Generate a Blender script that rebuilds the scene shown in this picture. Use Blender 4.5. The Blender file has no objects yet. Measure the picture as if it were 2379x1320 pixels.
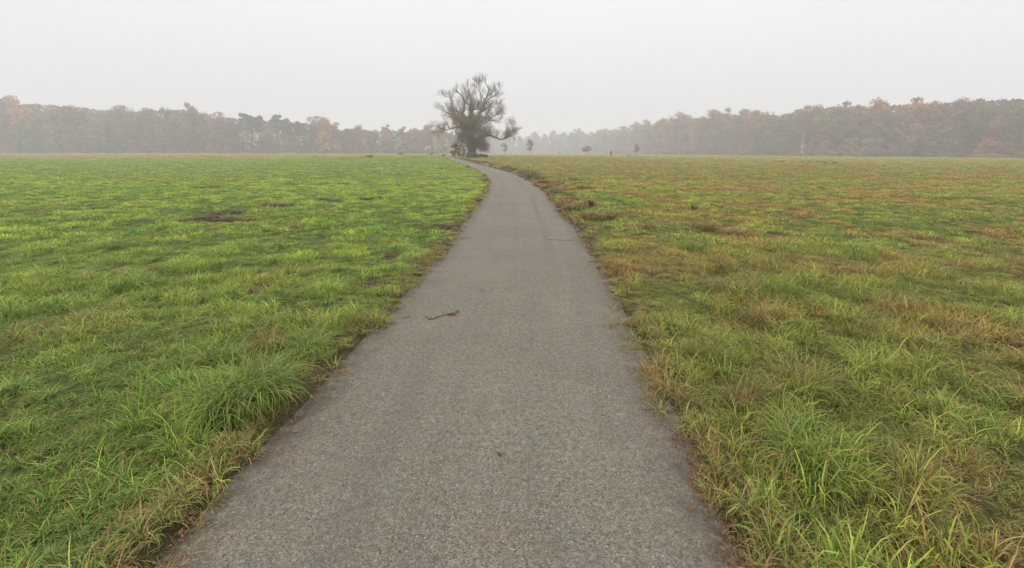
import bpy, math, random
import numpy as np
from mathutils import Vector, Matrix

S = bpy.context.scene
COL = S.collection
# ------------------------------------------------------------------ camera, sky, light
F = 1108.0; CX, CY = 1188.5, 568.5; HOR = 346.0; CAMZ = 1.75
PITCH = math.atan((CY - HOR) / F)
cam_d = bpy.data.cameras.new('camera')
cam_d.sensor_width = 36.0; cam_d.lens = F / 2379.0 * 36.0
cam_d.shift_x = (1189.5 - CX) / 2379.0; cam_d.shift_y = -(660.0 - CY) / 2379.0
cam_d.clip_start = 0.05; cam_d.clip_end = 4000
cam = bpy.data.objects.new('camera', cam_d); COL.objects.link(cam)
cam.location = (0, 0, CAMZ); cam.rotation_euler = (math.pi / 2 - PITCH, 0, 0)
S.camera = cam
S.view_settings.view_transform = 'Standard'; S.view_settings.look = 'None'
S.view_settings.exposure = 0.0; S.view_settings.gamma = 1.0
S.cycles.use_denoising = True; S.cycles.denoising_prefilter = 'ACCURATE'
S.cycles.max_bounces = 6; S.cycles.diffuse_bounces = 3; S.cycles.glossy_bounces = 2
S.cycles.transmission_bounces = 3; S.cycles.volume_bounces = 1; S.cycles.transparent_max_bounces = 8
S.cycles.use_adaptive_sampling = True; S.cycles.adaptive_threshold = 0.005

SUN_EL, SUN_AZ = math.radians(38), math.radians(-150)
W = bpy.data.worlds.new('World'); S.world = W; W.use_nodes = True
nt = W.node_tree; nt.nodes.clear()
out = nt.nodes.new('ShaderNodeOutputWorld'); bg = nt.nodes.new('ShaderNodeBackground')
sky = nt.nodes.new('ShaderNodeTexSky'); sky.sky_type = 'NISHITA'; sky.sun_disc = False
sky.sun_elevation = SUN_EL; sky.sun_rotation = math.pi/2 - SUN_AZ; sky.dust_density = 6.0; sky.air_density = 1.0
hs = nt.nodes.new('ShaderNodeHueSaturation'); hs.inputs['Saturation'].default_value = 0.12
nt.links.new(sky.outputs[0], hs.inputs['Color'])
tc = nt.nodes.new('ShaderNodeTexCoord'); sep = nt.nodes.new('ShaderNodeSeparateXYZ')
nt.links.new(tc.outputs['Generated'], sep.inputs[0])
# even stratus deck: brightest overhead, as under real cloud
rmp = nt.nodes.new('ShaderNodeValToRGB'); e = rmp.color_ramp.elements
e[0].position = 0.0; e[0].color = (0.70, 0.70, 0.715, 1)
e[1].position = 1.0; e[1].color = (2.3, 2.35, 2.45, 1)
a = rmp.color_ramp.elements.new(0.12); a.color = (0.86, 0.86, 0.89, 1)
a = rmp.color_ramp.elements.new(0.28); a.color = (0.99, 0.995, 1.03, 1)
a = rmp.color_ramp.elements.new(0.5); a.color = (1.4, 1.41, 1.48, 1)
cn = nt.nodes.new('ShaderNodeTexNoise'); cn.inputs['Scale'].default_value = 1.6; cn.inputs['Detail'].default_value = 3
nt.links.new(tc.outputs['Generated'], cn.inputs['Vector'])
mp = nt.nodes.new('ShaderNodeMapRange'); mp.inputs[3].default_value = 0.955; mp.inputs[4].default_value = 1.045
nt.links.new(cn.outputs[0], mp.inputs[0])
vm = nt.nodes.new('ShaderNodeVectorMath'); vm.operation = 'SCALE'
nt.links.new(sep.outputs[2], rmp.inputs[0]); nt.links.new(rmp.outputs[0], vm.inputs[0]); nt.links.new(mp.outputs[0], vm.inputs['Scale'])
sc_ = nt.nodes.new('ShaderNodeVectorMath'); sc_.operation = 'SCALE'; sc_.inputs['Scale'].default_value = 0.05
nt.links.new(hs.outputs[0], sc_.inputs[0])
mx = nt.nodes.new('ShaderNodeMix'); mx.data_type = 'RGBA'; mx.inputs[0].default_value = 0.94
nt.links.new(sc_.outputs[0], mx.inputs[6]); nt.links.new(vm.outputs[0], mx.inputs[7])
nt.links.new(mx.outputs[2], bg.inputs[0]); bg.inputs[1].default_value = 1.0
nt.links.new(bg.outputs[0], out.inputs[0])

sd = bpy.data.lights.new('sun', 'SUN'); sd.energy = 0.7; sd.angle = math.radians(35); sd.color = (1.0, 0.97, 0.92)
so = bpy.data.objects.new('sun', sd); COL.objects.link(so)
sv = Vector((math.cos(SUN_EL) * math.cos(SUN_AZ), math.cos(SUN_EL) * math.sin(SUN_AZ), math.sin(SUN_EL)))
so.rotation_euler = sv.to_track_quat('Z', 'Y').to_euler(); so.location = (0, 0, 60)

# ------------------------------------------------------------------ numeric helpers
def _h(i, j, s):
    n = (i.astype(np.int64) * 374761393 + j.astype(np.int64) * 668265263 + s * 974634777) & 0xffffffff
    n = ((n ^ (n >> 13)) * 1274126177) & 0xffffffff
    n = n ^ (n >> 16)
    return (n & 0xffffff) / float(0xffffff)
def vn(x, y, s=0):
    x = np.asarray(x, float); y = np.asarray(y, float)
    i = np.floor(x); j = np.floor(y); fx = x - i; fy = y - j
    fx = fx * fx * (3 - 2 * fx); fy = fy * fy * (3 - 2 * fy)
    a = _h(i, j, s); b = _h(i + 1, j, s); c = _h(i, j + 1, s); d = _h(i + 1, j + 1, s)
    return (a * (1 - fx) + b * fx) * (1 - fy) + (c * (1 - fx) + d * fx) * fy
def fbm(x, y, s=0, o=3):
    r = 0; a = 0.5; t = 0
    for k in range(o):
        r = r + a * vn(x * 2 ** k + 17.3 * k, y * 2 ** k - 9.1 * k, s + k); t += a; a *= 0.5
    return r / t
def sst(a, b, x):
    t = np.clip((np.asarray(x, float) - a) / (b - a), 0, 1); return t * t * (3 - 2 * t)
def ray(px, py):
    a = (px - CX) / F; b = (CY - py) / F; c, s = math.cos(PITCH), math.sin(PITCH)
    return np.array([a, c + b * s, b * c - s])
COSP = math.cos(PITCH)
def u_of(px): return (px - CX) / F * COSP
def px_of(u): return CX + u * F / COSP
def slope(row): r = ray(CX, row); return r[2] / r[1]

# wood edge: depth, base row and skyline row by picture column
WPX  = [-200, 0, 451, 1060, 1150, 1320, 1490, 1540, 1650, 1800, 1926, 2379, 2600]
WDEP = [ 230, 235, 250, 290,  640,  560,  400,  330,  285,  235,  205,  150, 140]
WROW = [357.5,357,356.6,356.8,357,357.3,357.8,358.5,361, 363, 364.5, 370, 372]
SKYX = [-200,0,200,300,400,440,468,476,520,560,590,640,690,715,735,760,790,830,880,910,940,970,1000,1040,1100,1190,1240,1265,1300,1350,1362,1385,1420,1460,1490,1510,1535,1548,1580,1640,1700,1720,1755,1800,1830,1860,1890,1915,2000,2200,2379,2600]
SKYY = [225,222,235,246,242,240,246,262,258,260,265,267,277,286,273,273,291,284,294,288,294,290,289,298,304,309,308,304,300,294,301,297,298,291,281,279,281,268,262,258,253,256,250,254,247,243,238,235,232,222,214,210]
def wood_depth(px): return np.interp(px, WPX, WDEP)
_zf = [1.75 + d * slope(r) for d, r in zip(WDEP, WROW)]
TREE_D = 92.0
def terrain(x, y):
    x = np.asarray(x, float); y = np.asarray(y, float)
    yy = np.maximum(y, 30.0)
    px = px_of(np.clip(x / yy, -1.3, 1.3))
    # smooth the jump of the wood edge
    d = np.interp(px, [-200, 451, 1060, 1200, 1500, 1700, 1926, 2600], [230, 250, 300, 640, 500, 285, 205, 140])
    z = np.interp(px, [-200, 451, 1060, 1200, 1500, 1700, 1926, 2600],
                  [1.75 + q * slope(r) for q, r in zip([230, 250, 300, 640, 500, 285, 205, 140], [357.5, 356.6, 356.8, 357.2, 357.8, 362, 364.5, 372])])
    t = np.clip((y - 45) / (d - 45), 0, 1.15)
    base = z * t ** 1.15
    m = 0.42 * np.exp(-((x + 7.6) / 30) ** 2 - ((y - TREE_D) / 26) ** 2)
    return base + m
def hit(px, py, zoff=0.0):
    r = ray(px, py); t = np.concatenate([np.linspace(0.8, 30, 1500), np.linspace(30, 700, 9000)[1:]])
    P = r[None] * t[:, None]; z = 1.75 + P[:, 2] - terrain(P[:, 0], P[:, 1]) - zoff
    k = int(np.argmax(z < 0)) if (z < 0).any() else len(t) - 1
    return np.array([P[k, 0], P[k, 1], float(terrain(P[k, 0], P[k, 1]))])

# path edges read row by row, turned into ground points
EDGE = [(1122,525,1640),(1060,590,1618),(1000,648,1595),(940,705,1560),(880,760,1530),(820,812,1503),(770,856,1476),(720,905,1450),(670,952,1430),(630,988,1408),
        (590,1024,1384),(560,1050,1362),(530,1066,1345),(498,1091,1308),(480,1106,1294),(465,1118,1283),(450,1126,1274),(440,1131,1262),(430,1134,1247),(420,1134,1231),
        (410,1129,1212),(400,1117,1184),(392,1101,1156),(385,1083,1129),(378.5,1063,1101),(372,1049,1076),(367.5,1033,1057),(363.5,1024,1041)]
pl, pr = [], []
for row, l, r_ in EDGE:
    A = hit(l, row); B = hit(r_, row); pl.append(A); pr.append(B)
PY = np.array([(a[1] + b[1]) / 2 for a, b in zip(pl, pr)]); XL = np.array([a[0] for a in pl]); XR = np.array([b[0] for b in pr])
# carry the edges behind the camera and on past the tree
s0 = (XL[0] - XL[6]) / (PY[0] - PY[6]); s1 = (XR[0] - XR[6]) / (PY[0] - PY[6])
PY = np.concatenate([[-6, 0.5], PY, [PY[-1] + 14, PY[-1] + 40, PY[-1] + 120]])
XL = np.concatenate([[XL[0] + s0 * (-6 - PY[2]) * 0.3, XL[0] + s0 * (0.5 - PY[2]) * 0.7], XL, [XL[-1] - 2.0, XL[-1] - 9, XL[-1] - 40]])
XR = np.concatenate([[XR[0] + s1 * (-6 - PY[2]) * 0.3, XR[0] + s1 * (0.5 - PY[2]) * 0.7], XR, [XR[-1] - 2.0, XR[-1] - 9, XR[-1] - 40]])
def pchip(X, xs, ys):  # light smoothing of the edge curve
    return (np.interp(X - 0.02 * np.abs(X), xs, ys) + np.interp(X, xs, ys) * 2 + np.interp(X + 0.02 * np.abs(X), xs, ys)) / 4
def edges(y):
    y = np.asarray(y, float); return pchip(y, PY, XL), pchip(y, PY, XR)
def side(x, y):
    """signed distance outside the path: <0 on it; and which side (-1 left, +1 right)"""
    l, r_ = edges(y); eps = 0.3 + 0.01 * np.abs(y)
    l2, r2 = edges(y + eps)
    kl = 1 / np.sqrt(1 + ((l2 - l) / eps) ** 2); kr = 1 / np.sqrt(1 + ((r2 - r_) / eps) ** 2)
    dl = (l - x) * kl; dr = (x - r_) * kr
    return np.maximum(dl, dr), np.where(dl > dr, -1, 1)

# dug-over soil spots in the meadow: picture column, row, width, depth in metres
SOIL = [(478,508,.62,.55,'broad'),(505,512,.6,.4,'b'),(545,513,.9,.35,'c'),(540,495,1.1,.4,'d'),(640,480,1.0,.35,'e'),(483,436,1.0,.6,'f'),(768,469,.7,.35,'g'),
        (857,464,.7,.4,'h'),(890,460,.6,.3,'i'),(1045,527,.42,.26,'j'),(1008,535,.62,.26,'k'),(915,597,.34,.22,'l'),(873,663,.36,.24,'m'),(600,677,.26,.2,'n'),
        (715,728,.2,.2,'o'),(680,531,.5,.25,'p'),(1080,443,.5,.3,'q'),(1105,467,.5,.2,'r')]
SP = [(hit(a, b), w, d, nm) for a, b, w, d, nm in SOIL]
def soil_mask(x, y):
    m = np.zeros_like(np.asarray(x, float))
    for c, w, d, _ in SP:
        q = ((x - c[0]) / (w * .62)) ** 2 + ((y - c[1]) / (d * 1.5)) ** 2
        m = np.maximum(m, 1 - sst(0.5, 1.3, q))
    return m
def micro(x, y):
    d, s = side(x, y)
    k = sst(0.0, 0.5, d)
    far = 1 + 0.6 * sst(25, 80, y)
    n = (fbm(x / 0.55, y / 0.55, 3, 3) - 0.5) * 0.10 + (fbm(x / 2.3, y / 2.3, 9, 2) - 0.5) * 0.06
    return np.where(d < 0.12, -0.035 + 0.055 * sst(-0.10, 0.12, d), 0.02 + n * k * far) - 0.03 * soil_mask(x, y) * sst(.3, .6, d)
def ground_z(x, y): return terrain(x, y) + micro(x, y)

def tint_at(x, y, soil=False):
    """colour of the sward (rgb) and share of dead blades (a)"""
    x = np.asarray(x, float); y = np.asarray(y, float)
    d, s = side(x, y); n = x.shape[0]
    def c(*v): return np.array(v)[None]
    def mixc(A, B, t): return A * (1 - t[:, None]) + B * t[:, None]
    wob = 1.0 + 0.0 * y
    n1 = fbm(x / 3.2, y / 5.0, 21, 3); n2 = fbm(x / 0.7, y / 0.9, 31, 2); n3 = fbm(x / 9, y / 16, 41, 2); n4 = fbm(x / 0.3, y / 0.3, 51, 2)
    L = mixc(c(.158, .202, .036) + 0 * x[:, None], c(.095, .160, .026), sst(.45, .72, n1) * .5)
    L = mixc(L, c(.235, .245, .028), sst(.50, .72, n2) * .45)
    L = mixc(L, c(.075, .135, .028), sst(.52, .72, n4) * .7)
    L = mixc(L, c(.13, .19, .045), sst(26, 40, y) * sst(.35, .6, n3) * .7)
    L = mixc(L, c(.23, .185, .085), sst(78, 100, y + 10 * (n3 - .5) + 8 * (n1 - .5)) * .85)
    L = mixc(L, c(.085, .140, .024), (1 - sst(3, 8, y)) * (.30 + .5 * sst(.45, .65, n2)))
    dl = .07 + .25 * sst(.6, .8, fbm(x / 1.1, y / 1.1, 61, 2)) + .3 * sst(78, 95, y)
    R = mixc(c(.150, .162, .032) + 0 * x[:, None], c(.110, .155, .025), sst(.50, .70, n1) * .9)
    n5 = fbm(x / 1.3 + 40, y / 1.7, 71, 4) * .7 + fbm(x / 5 + 40, y / 7, 72, 2) * .3
    R = mixc(R, c(.260, .155, .042), sst(.46, .66, n5) * (.25 + .5 * sst(5, 16, y)))
    R = mixc(R, c(.08, .12, .024), sst(.56, .76, n4) * .6)
    R = mixc(R, c(.215, .215, .034), sst(.5, .72, n2) * .4)
    R = mixc(R, c(.21, .115, .045), sst(.58, .74, fbm(x / .55, y / .8, 81, 2)) * .75)
    R = mixc(R, c(.20, .205, .055), sst(22, 90, y) * .45)
    R = mixc(R, c(.095, .120, .022), (1 - sst(3, 8, y)) * (.25 + .5 * sst(.45, .65, n2)))
    dr = .09 + .07 * sst(6, 14, y) + .36 * sst(.48, .7, n5) + .2 * sst(30, 60, y) * sst(.4, .6, n3)
    t = (s > 0).astype(float)
    C = mixc(L, R, t); D = dl * (1 - t) + dr * t
    v = 1 - sst(.0, .30, d + .25 * (n2 - .5))
    C = mixc(C, c(.15, .115, .045), v * .5 * sst(.35, .6, n1)); D = np.clip(D + .35 * v, 0, .9)
    if soil: C = mixc(C, c(.062, .046, .028), (1 - sst(.05, .42, d + .2 * (n4 - .5))) * .85)
    sm = soil_mask(x, y)
    C = mixc(C, c(.12, .085, .045), sm * .6 * sst(.35, .6, n4)); D = np.clip(D + .3 * sm, 0, .9)
    # the russet verge right of the bend
    rv = t * (1 - sst(.6, 3.2, d)) * sst(14, 20, y) * (1 - sst(60, 80, y)) * sst(.35, .6, fbm(x / 1.2, y / 2.5, 91, 2))
    C = mixc(C, c(.20, .10, .04), rv * .7)
    C = C * np.array([1.70, 1.68, 1.55])[None] * (1 + .15 * sst(9, 24, y))[:, None]
    return np.concatenate([C, D[:, None]], 1)

# ------------------------------------------------------------------ mesh helpers
def mesh_np(name, V, Fc, attrs=None, smooth=False):
    """V (n,3); Fc (m,k) all faces with k corners, or a list of such arrays"""
    me = bpy.data.meshes.new(name)
    if not isinstance(Fc, list): Fc = [Fc]
    Fc = [f for f in Fc if len(f)]
    loops = np.concatenate([f.ravel() for f in Fc]) if Fc else np.zeros(0, int)
    tot = np.concatenate([np.full(len(f), f.shape[1]) for f in Fc]) if Fc else np.zeros(0, int)
    me.vertices.add(len(V)); me.vertices.foreach_set('co', np.asarray(V, np.float32).ravel())
    if len(loops):
        me.loops.add(len(loops)); me.loops.foreach_set('vertex_index', loops.astype(np.int32))
        me.polygons.add(len(tot)); st = np.concatenate([[0], np.cumsum(tot)[:-1]])
        me.polygons.foreach_set('loop_start', st.astype(np.int32)); me.polygons.foreach_set('loop_total', tot.astype(np.int32))
        if smooth: me.polygons.foreach_set('use_smooth', np.ones(len(tot), bool))
    for k, (ty, arr) in (attrs or {}).items():
        at = me.attributes.new(k, ty, 'POINT')
        key = {'FLOAT_COLOR': 'color', 'FLOAT_VECTOR': 'vector', 'FLOAT': 'value', 'INT': 'value'}[ty]
        at.data.foreach_set(key, np.ascontiguousarray(arr, np.int32 if ty == 'INT' else np.float32).ravel())
    me.update(calc_edges=True)
    return me
def add(name, me, mat=None, parent=None, loc=None):
    o = bpy.data.objects.new(name, me); COL.objects.link(o)
    if mat is not None and me is not None: me.materials.append(mat)
    if parent: o.parent = parent
    if loc is not None: o.location = loc
    return o
def tag(o, label=None, cat=None, group=None, kind=None):
    if label: o['label'] = label
    if cat: o['category'] = cat
    if group: o['group'] = group
    if kind: o['kind'] = kind
    return o
def empty(name, loc, label, cat, group=None, rz=0.0):
    o = bpy.data.objects.new(name, None); COL.objects.link(o); o.location = loc; o.rotation_euler = (0, 0, rz)
    o.empty_display_size = .3
    return tag(o, label, cat, group)
def unit(v): return v / np.maximum(np.linalg.norm(v, axis=-1, keepdims=True), 1e-9)
def tubes(P, R, sides=3):
    """P (N,K,3), R (N,K) -> verts, quads"""
    N, K, _ = P.shape
    T = np.empty_like(P); T[:, 1:-1] = P[:, 2:] - P[:, :-2]; T[:, 0] = P[:, 1] - P[:, 0]; T[:, -1] = P[:, -1] - P[:, -2]
    T = unit(T)
    ref = np.where(np.abs(T[:, :1, 2:3]) > .9, np.array([1., 0, 0]), np.array([0, 0, 1.]))
    A = unit(np.cross(T, ref)); B = np.cross(T, A)
    th = np.arange(sides) / sides * 2 * math.pi
    V = P[:, :, None] + R[:, :, None, None] * (A[:, :, None] * np.cos(th)[None, None, :, None] + B[:, :, None] * np.sin(th)[None, None, :, None])
    idx = np.arange(N * K * sides).reshape(N, K, sides)
    a = idx[:, :-1]; b = idx[:, 1:]
    Fq = np.stack([a, np.roll(a, -1, 2), np.roll(b, -1, 2), b], -1).reshape(-1, 4)
    return V.reshape(-1, 3), Fq
def ribbons(P, Wd, side_):
    N, K, _ = P.shape
    V = np.stack([P - side_[:, None] * Wd[:, :, None], P + side_[:, None] * Wd[:, :, None]], 2)
    idx = np.arange(N * K * 2).reshape(N, K, 2)
    Fq = np.stack([idx[:, :-1, 0], idx[:, :-1, 1], idx[:, 1:, 1], idx[:, 1:, 0]], -1).reshape(-1, 4)
    return V.reshape(-1, 3), Fq
def join(parts):
    V = []; Fs = []; n = 0
    for v, f in parts: V.append(v); Fs.append(f + n); n += len(v)
    return np.concatenate(V), np.concatenate(Fs)
def tube1(pts, r0, r1, sides=8, K=None):
    P = np.array(pts, float)
    if K:
        t = np.linspace(0, len(P) - 1, K); i = np.clip(t.astype(int), 0, len(P) - 2); f = (t - i)[:, None]
        Pm = np.concatenate([[2 * P[0] - P[1]], P, [2 * P[-1] - P[-2]]])
        p0, p1, p2, p3 = Pm[i], Pm[i + 1], Pm[i + 2], Pm[i + 3]
        P = .5 * (2 * p1 + (p2 - p0) * f + (2 * p0 - 5 * p1 + 4 * p2 - p3) * f ** 2 + (3 * p1 - p0 - 3 * p2 + p3) * f ** 3)
    R = r0 + (r1 - r0) * np.linspace(0, 1, len(P)) ** .8
    return P, R

# ------------------------------------------------------------------ materials
def newmat(name):
    m = bpy.data.materials.new(name); m.use_nodes = True; t = m.node_tree
    for n in list(t.nodes): t.nodes.remove(n)
    o = t.nodes.new('ShaderNodeOutputMaterial'); return m, t, o
def noise(t, scale, detail=3, vec=None, rough=.55):
    n = t.nodes.new('ShaderNodeTexNoise'); n.inputs['Scale'].default_value = scale; n.inputs['Detail'].default_value = detail
    n.inputs['Roughness'].default_value = rough
    if vec is not None: t.links.new(vec, n.inputs['Vector'])
    return n.outputs[0]
def rampf(t, src, a, b, lo=0., hi=1.):
    m = t.nodes.new('ShaderNodeMapRange'); m.inputs[1].default_value = a; m.inputs[2].default_value = b
    m.inputs[3].default_value = lo; m.inputs[4].default_value = hi; t.links.new(src, m.inputs[0]); return m.outputs[0]
def mixn(t, f, A, B, mode='MIX'):
    m = t.nodes.new('ShaderNodeMix'); m.data_type = 'RGBA'; m.blend_type = mode
    for sock, v in ((m.inputs[0], f), (m.inputs[6], A), (m.inputs[7], B)):
        if isinstance(v, (int, float)): sock.default_value = v
        elif isinstance(v, tuple): sock.default_value = v + (1,) if len(v) == 3 else v
        else: t.links.new(v, sock)
    return m.outputs[2]
def mathn(t, op, a, b=None):
    m = t.nodes.new('ShaderNodeMath'); m.operation = op
    for s, v in ((m.inputs[0], a), (m.inputs[1], b)):
        if v is None: continue
        if isinstance(v, (int, float)): s.default_value = v
        else: t.links.new(v, s)
    return m.outputs[0]
def princ(t, o, col, rough=.7, spec=.3, bump=None, bdist=.01, bstr=1., transl=0.):
    p = t.nodes.new('ShaderNodeBsdfPrincipled')
    if isinstance(col, tuple): p.inputs['Base Color'].default_value = col + (1,)
    else: t.links.new(col, p.inputs['Base Color'])
    if isinstance(rough, (int, float)): p.inputs['Roughness'].default_value = rough
    else: t.links.new(rough, p.inputs['Roughness'])
    p.inputs['Specular IOR Level'].default_value = spec
    if bump is not None:
        b = t.nodes.new('ShaderNodeBump'); b.inputs['Distance'].default_value = bdist; b.inputs['Strength'].default_value = bstr
        t.links.new(bump, b.inputs['Height']); t.links.new(b.outputs[0], p.inputs['Normal'])
    res = p.outputs[0]
    if transl > 0:
        tr = t.nodes.new('ShaderNodeBsdfTranslucent')
        if isinstance(col, tuple): tr.inputs[0].default_value = col + (1,)
        else: t.links.new(col, tr.inputs[0])
        ms = t.nodes.new('ShaderNodeMixShader'); ms.inputs[0].default_value = transl
        t.links.new(p.outputs[0], ms.inputs[1]); t.links.new(tr.outputs[0], ms.inputs[2]); res = ms.outputs[0]
    t.links.new(res, o.inputs[0]); return p
def attr(t, name, kind='GEOMETRY'):
    a = t.nodes.new('ShaderNodeAttribute'); a.attribute_name = name; a.attribute_type = kind; return a
def pos(t):
    g = t.nodes.new('ShaderNodeNewGeometry'); return g.outputs['Position']

m_ground, t, o = newmat('meadow_soil_and_turf')
P_ = pos(t); ta = attr(t, 'tint')
c = mixn(t, rampf(t, noise(t, 17, 4, P_), .35, .65, .50, .95), ta.outputs['Color'], (.050, .046, .018))
c = mixn(t, rampf(t, noise(t, 3.1, 5, P_, .7), .56, .68, 0, .6), c, (.085, .06, .035))
gv = rampf(t, noise(t, 1.1, 6, P_, .75), .3, .7, .75, 1.25)
vv = t.nodes.new('ShaderNodeVectorMath'); vv.operation = 'SCALE'; t.links.new(c, vv.inputs[0]); t.links.new(gv, vv.inputs['Scale'])
princ(t, o, vv.outputs[0], .95, .1, noise(t, 40, 5, P_, .7), .04, 1.0)

m_grass, t, o = newmat('grass_blades')
ta = attr(t, 'tint', 'INSTANCER'); ba = attr(t, 'blade')
sp = t.nodes.new('ShaderNodeSeparateColor'); t.links.new(ba.outputs['Color'], sp.inputs[0])
dead = mathn(t, 'LESS_THAN', sp.outputs[0], ta.outputs['Alpha'])
br = rampf(t, sp.outputs[2], 0, 1, .40, 1.85)
vs = t.nodes.new('ShaderNodeVectorMath'); vs.operation = 'SCALE'; t.links.new(ta.outputs['Color'], vs.inputs[0]); t.links.new(br, vs.inputs['Scale'])
c = mixn(t, rampf(t, sp.outputs[0], .55, 1.0, 0, .38), vs.outputs[0], (.06, .16, .03))
c = mixn(t, rampf(t, sp.outputs[1], .55, 1.0, 0, .30), c, (.34, .34, .05))
dc = mixn(t, sp.outputs[2], (.20, .095, .038), (.50, .34, .15))
c = mixn(t, dead, c, dc)
princ(t, o, c, .6, .16, None, transl=.28)

def tussock_mat(name, c0, c1, dead_share=.15, transl=.28):
    m, t, o = newmat(name); ba = attr(t, 'blade')
    sp = t.nodes.new('ShaderNodeSeparateColor'); t.links.new(ba.outputs['Color'], sp.inputs[0])
    c = mixn(t, sp.outputs[2], c0, c1)
    c = mixn(t, rampf(t, sp.outputs[1], .6, 1.0, 0, .4), c, (.30, .27, .05))
    dead = mathn(t, 'LESS_THAN', sp.outputs[0], dead_share)
    c = mixn(t, dead, c, mixn(t, sp.outputs[2], (.15, .075, .03), (.40, .29, .10)))
    princ(t, o, c, .5, .22, None, transl=transl); return m
m_tus_g = tussock_mat('tussock_green', (.085, .15, .024), (.24, .32, .045), .12)
m_tus_y = tussock_mat('tussock_yellowed', (.10, .15, .02), (.27, .26, .04), .35)
m_tus_r = tussock_mat('tussock_russet', (.10, .11, .03), (.24, .15, .05), .6)
m_tus_d = tussock_mat('weed_dark_green', (.06, .09, .022), (.14, .18, .035), .3)

m_path, t, o = newmat('fine_gravel')
P_ = pos(t)
big = noise(t, .55, 4, P_, .6); mid = noise(t, 3.0, 4, P_, .65); fine = noise(t, 60, 5, P_, .7)
c = mixn(t, rampf(t, big, .38, .62), (.150, .126, .091), (.172, .150, .104))
c = mixn(t, rampf(t, mid, .42, .60, 0, .65), c, (.146, .138, .108))
c = mixn(t, rampf(t, noise(t, 1.7, 3, P_), .52, .72, 0, .4), c, (.175, .158, .108))
vo = t.nodes.new('ShaderNodeTexVoronoi'); vo.inputs['Scale'].default_value = 140; t.links.new(P_, vo.inputs['Vector'])
vc = t.nodes.new('ShaderNodeSeparateColor'); t.links.new(vo.outputs['Color'], vc.inputs[0])
grain = rampf(t, vc.outputs[0], 0, 1, .64, 1.36)
f2 = rampf(t, noise(t, 30, 7, P_, .9), .34, .66, .58, 1.42)
ax = attr(t, 'across'); sxyz = t.nodes.new('ShaderNodeSeparateXYZ'); t.links.new(P_, sxyz.inputs[0]); cxyz = t.nodes.new('ShaderNodeCombineXYZ')
t.links.new(mathn(t, 'MULTIPLY', ax.outputs['Fac'], 16), cxyz.inputs[0]); t.links.new(mathn(t, 'MULTIPLY', sxyz.outputs[1], .10), cxyz.inputs[1])
f2 = mathn(t, 'MULTIPLY', f2, rampf(t, noise(t, 1.0, 4, cxyz.outputs[0], .6), .3, .7, .93, 1.07))
vs = t.nodes.new('ShaderNodeVectorMath'); vs.operation = 'SCALE'; t.links.new(c, vs.inputs[0]); t.links.new(mathn(t, 'MULTIPLY', grain, f2), vs.inputs['Scale'])
stone = mathn(t, 'GREATER_THAN', vc.outputs[1], .988)
c = mixn(t, stone, vs.outputs[0], (.30, .28, .25))
darkst = mathn(t, 'LESS_THAN', vc.outputs[2], .035)
c = mixn(t, darkst, c, (.075, .066, .055))
c = mixn(t, rampf(t, noise(t, 1.6, 6, P_, .8), .50, .68, 0, .4), c, (.112, .094, .070))
c = mixn(t, rampf(t, noise(t, 2.2, 5, P_, .7), .57, .70, 0, .35), c, (.12, .125, .075))
# leaf stain and moss along the two edges
ea = attr(t, 'edge')
c = mixn(t, mathn(t, 'MULTIPLY', ea.outputs['Fac'], rampf(t, noise(t, 6, 6, P_, .8), .40, .58)), c, (.085, .060, .042))
# two faint wheel tracks (stored per vertex)
tr_ = attr(t, 'track')
c = mixn(t, mathn(t, 'MULTIPLY', tr_.outputs['Fac'], .8), c, (.105, .093, .078))
h = mathn(t, 'ADD', mathn(t, 'MULTIPLY', vo.outputs['Distance'], -.7), mathn(t, 'MULTIPLY', fine, .8))
princ(t, o, c, .85, .25, h, .006, 1.0)

m_soil, t, o = newmat('dug_soil')
P_ = pos(t)
c = mixn(t, rampf(t, noise(t, 22, 4, P_), .35, .65), (.024, .016, .010), (.085, .052, .028))
c = mixn(t, rampf(t, noise(t, 8, 2, P_), .58, .62, 0, .7), c, (.15, .085, .05))
princ(t, o, c, .9, .2, noise(t, 60, 4, P_), .012, 1.0)

def bark_mat(name, c0, c1, sc=6):
    m, t, o = newmat(name); tc = t.nodes.new('ShaderNodeTexCoord')
    mpn = t.nodes.new('ShaderNodeMapping'); mpn.inputs['Scale'].default_value = (1, 1, .25); t.links.new(tc.outputs['Object'], mpn.inputs[0])
    n = noise(t, sc, 5, mpn.outputs[0], .7)
    c = mixn(t, rampf(t, n, .35, .65), c0, c1)
    princ(t, o, c, .9, .15, n, .06, 1.0); return m
m_bark = bark_mat('willow_bark', (.040, .034, .026), (.105, .092, .068))
m_limb = bark_mat('willow_limb_bark', (.055, .048, .036), (.13, .115, .085))
m_bark2 = bark_mat('woodland_bark', (.06, .05, .04), (.13, .11, .09), 3)
m_birch = bark_mat('birch_bark', (.35, .33, .29), (.5, .48, .43), 3)

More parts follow.
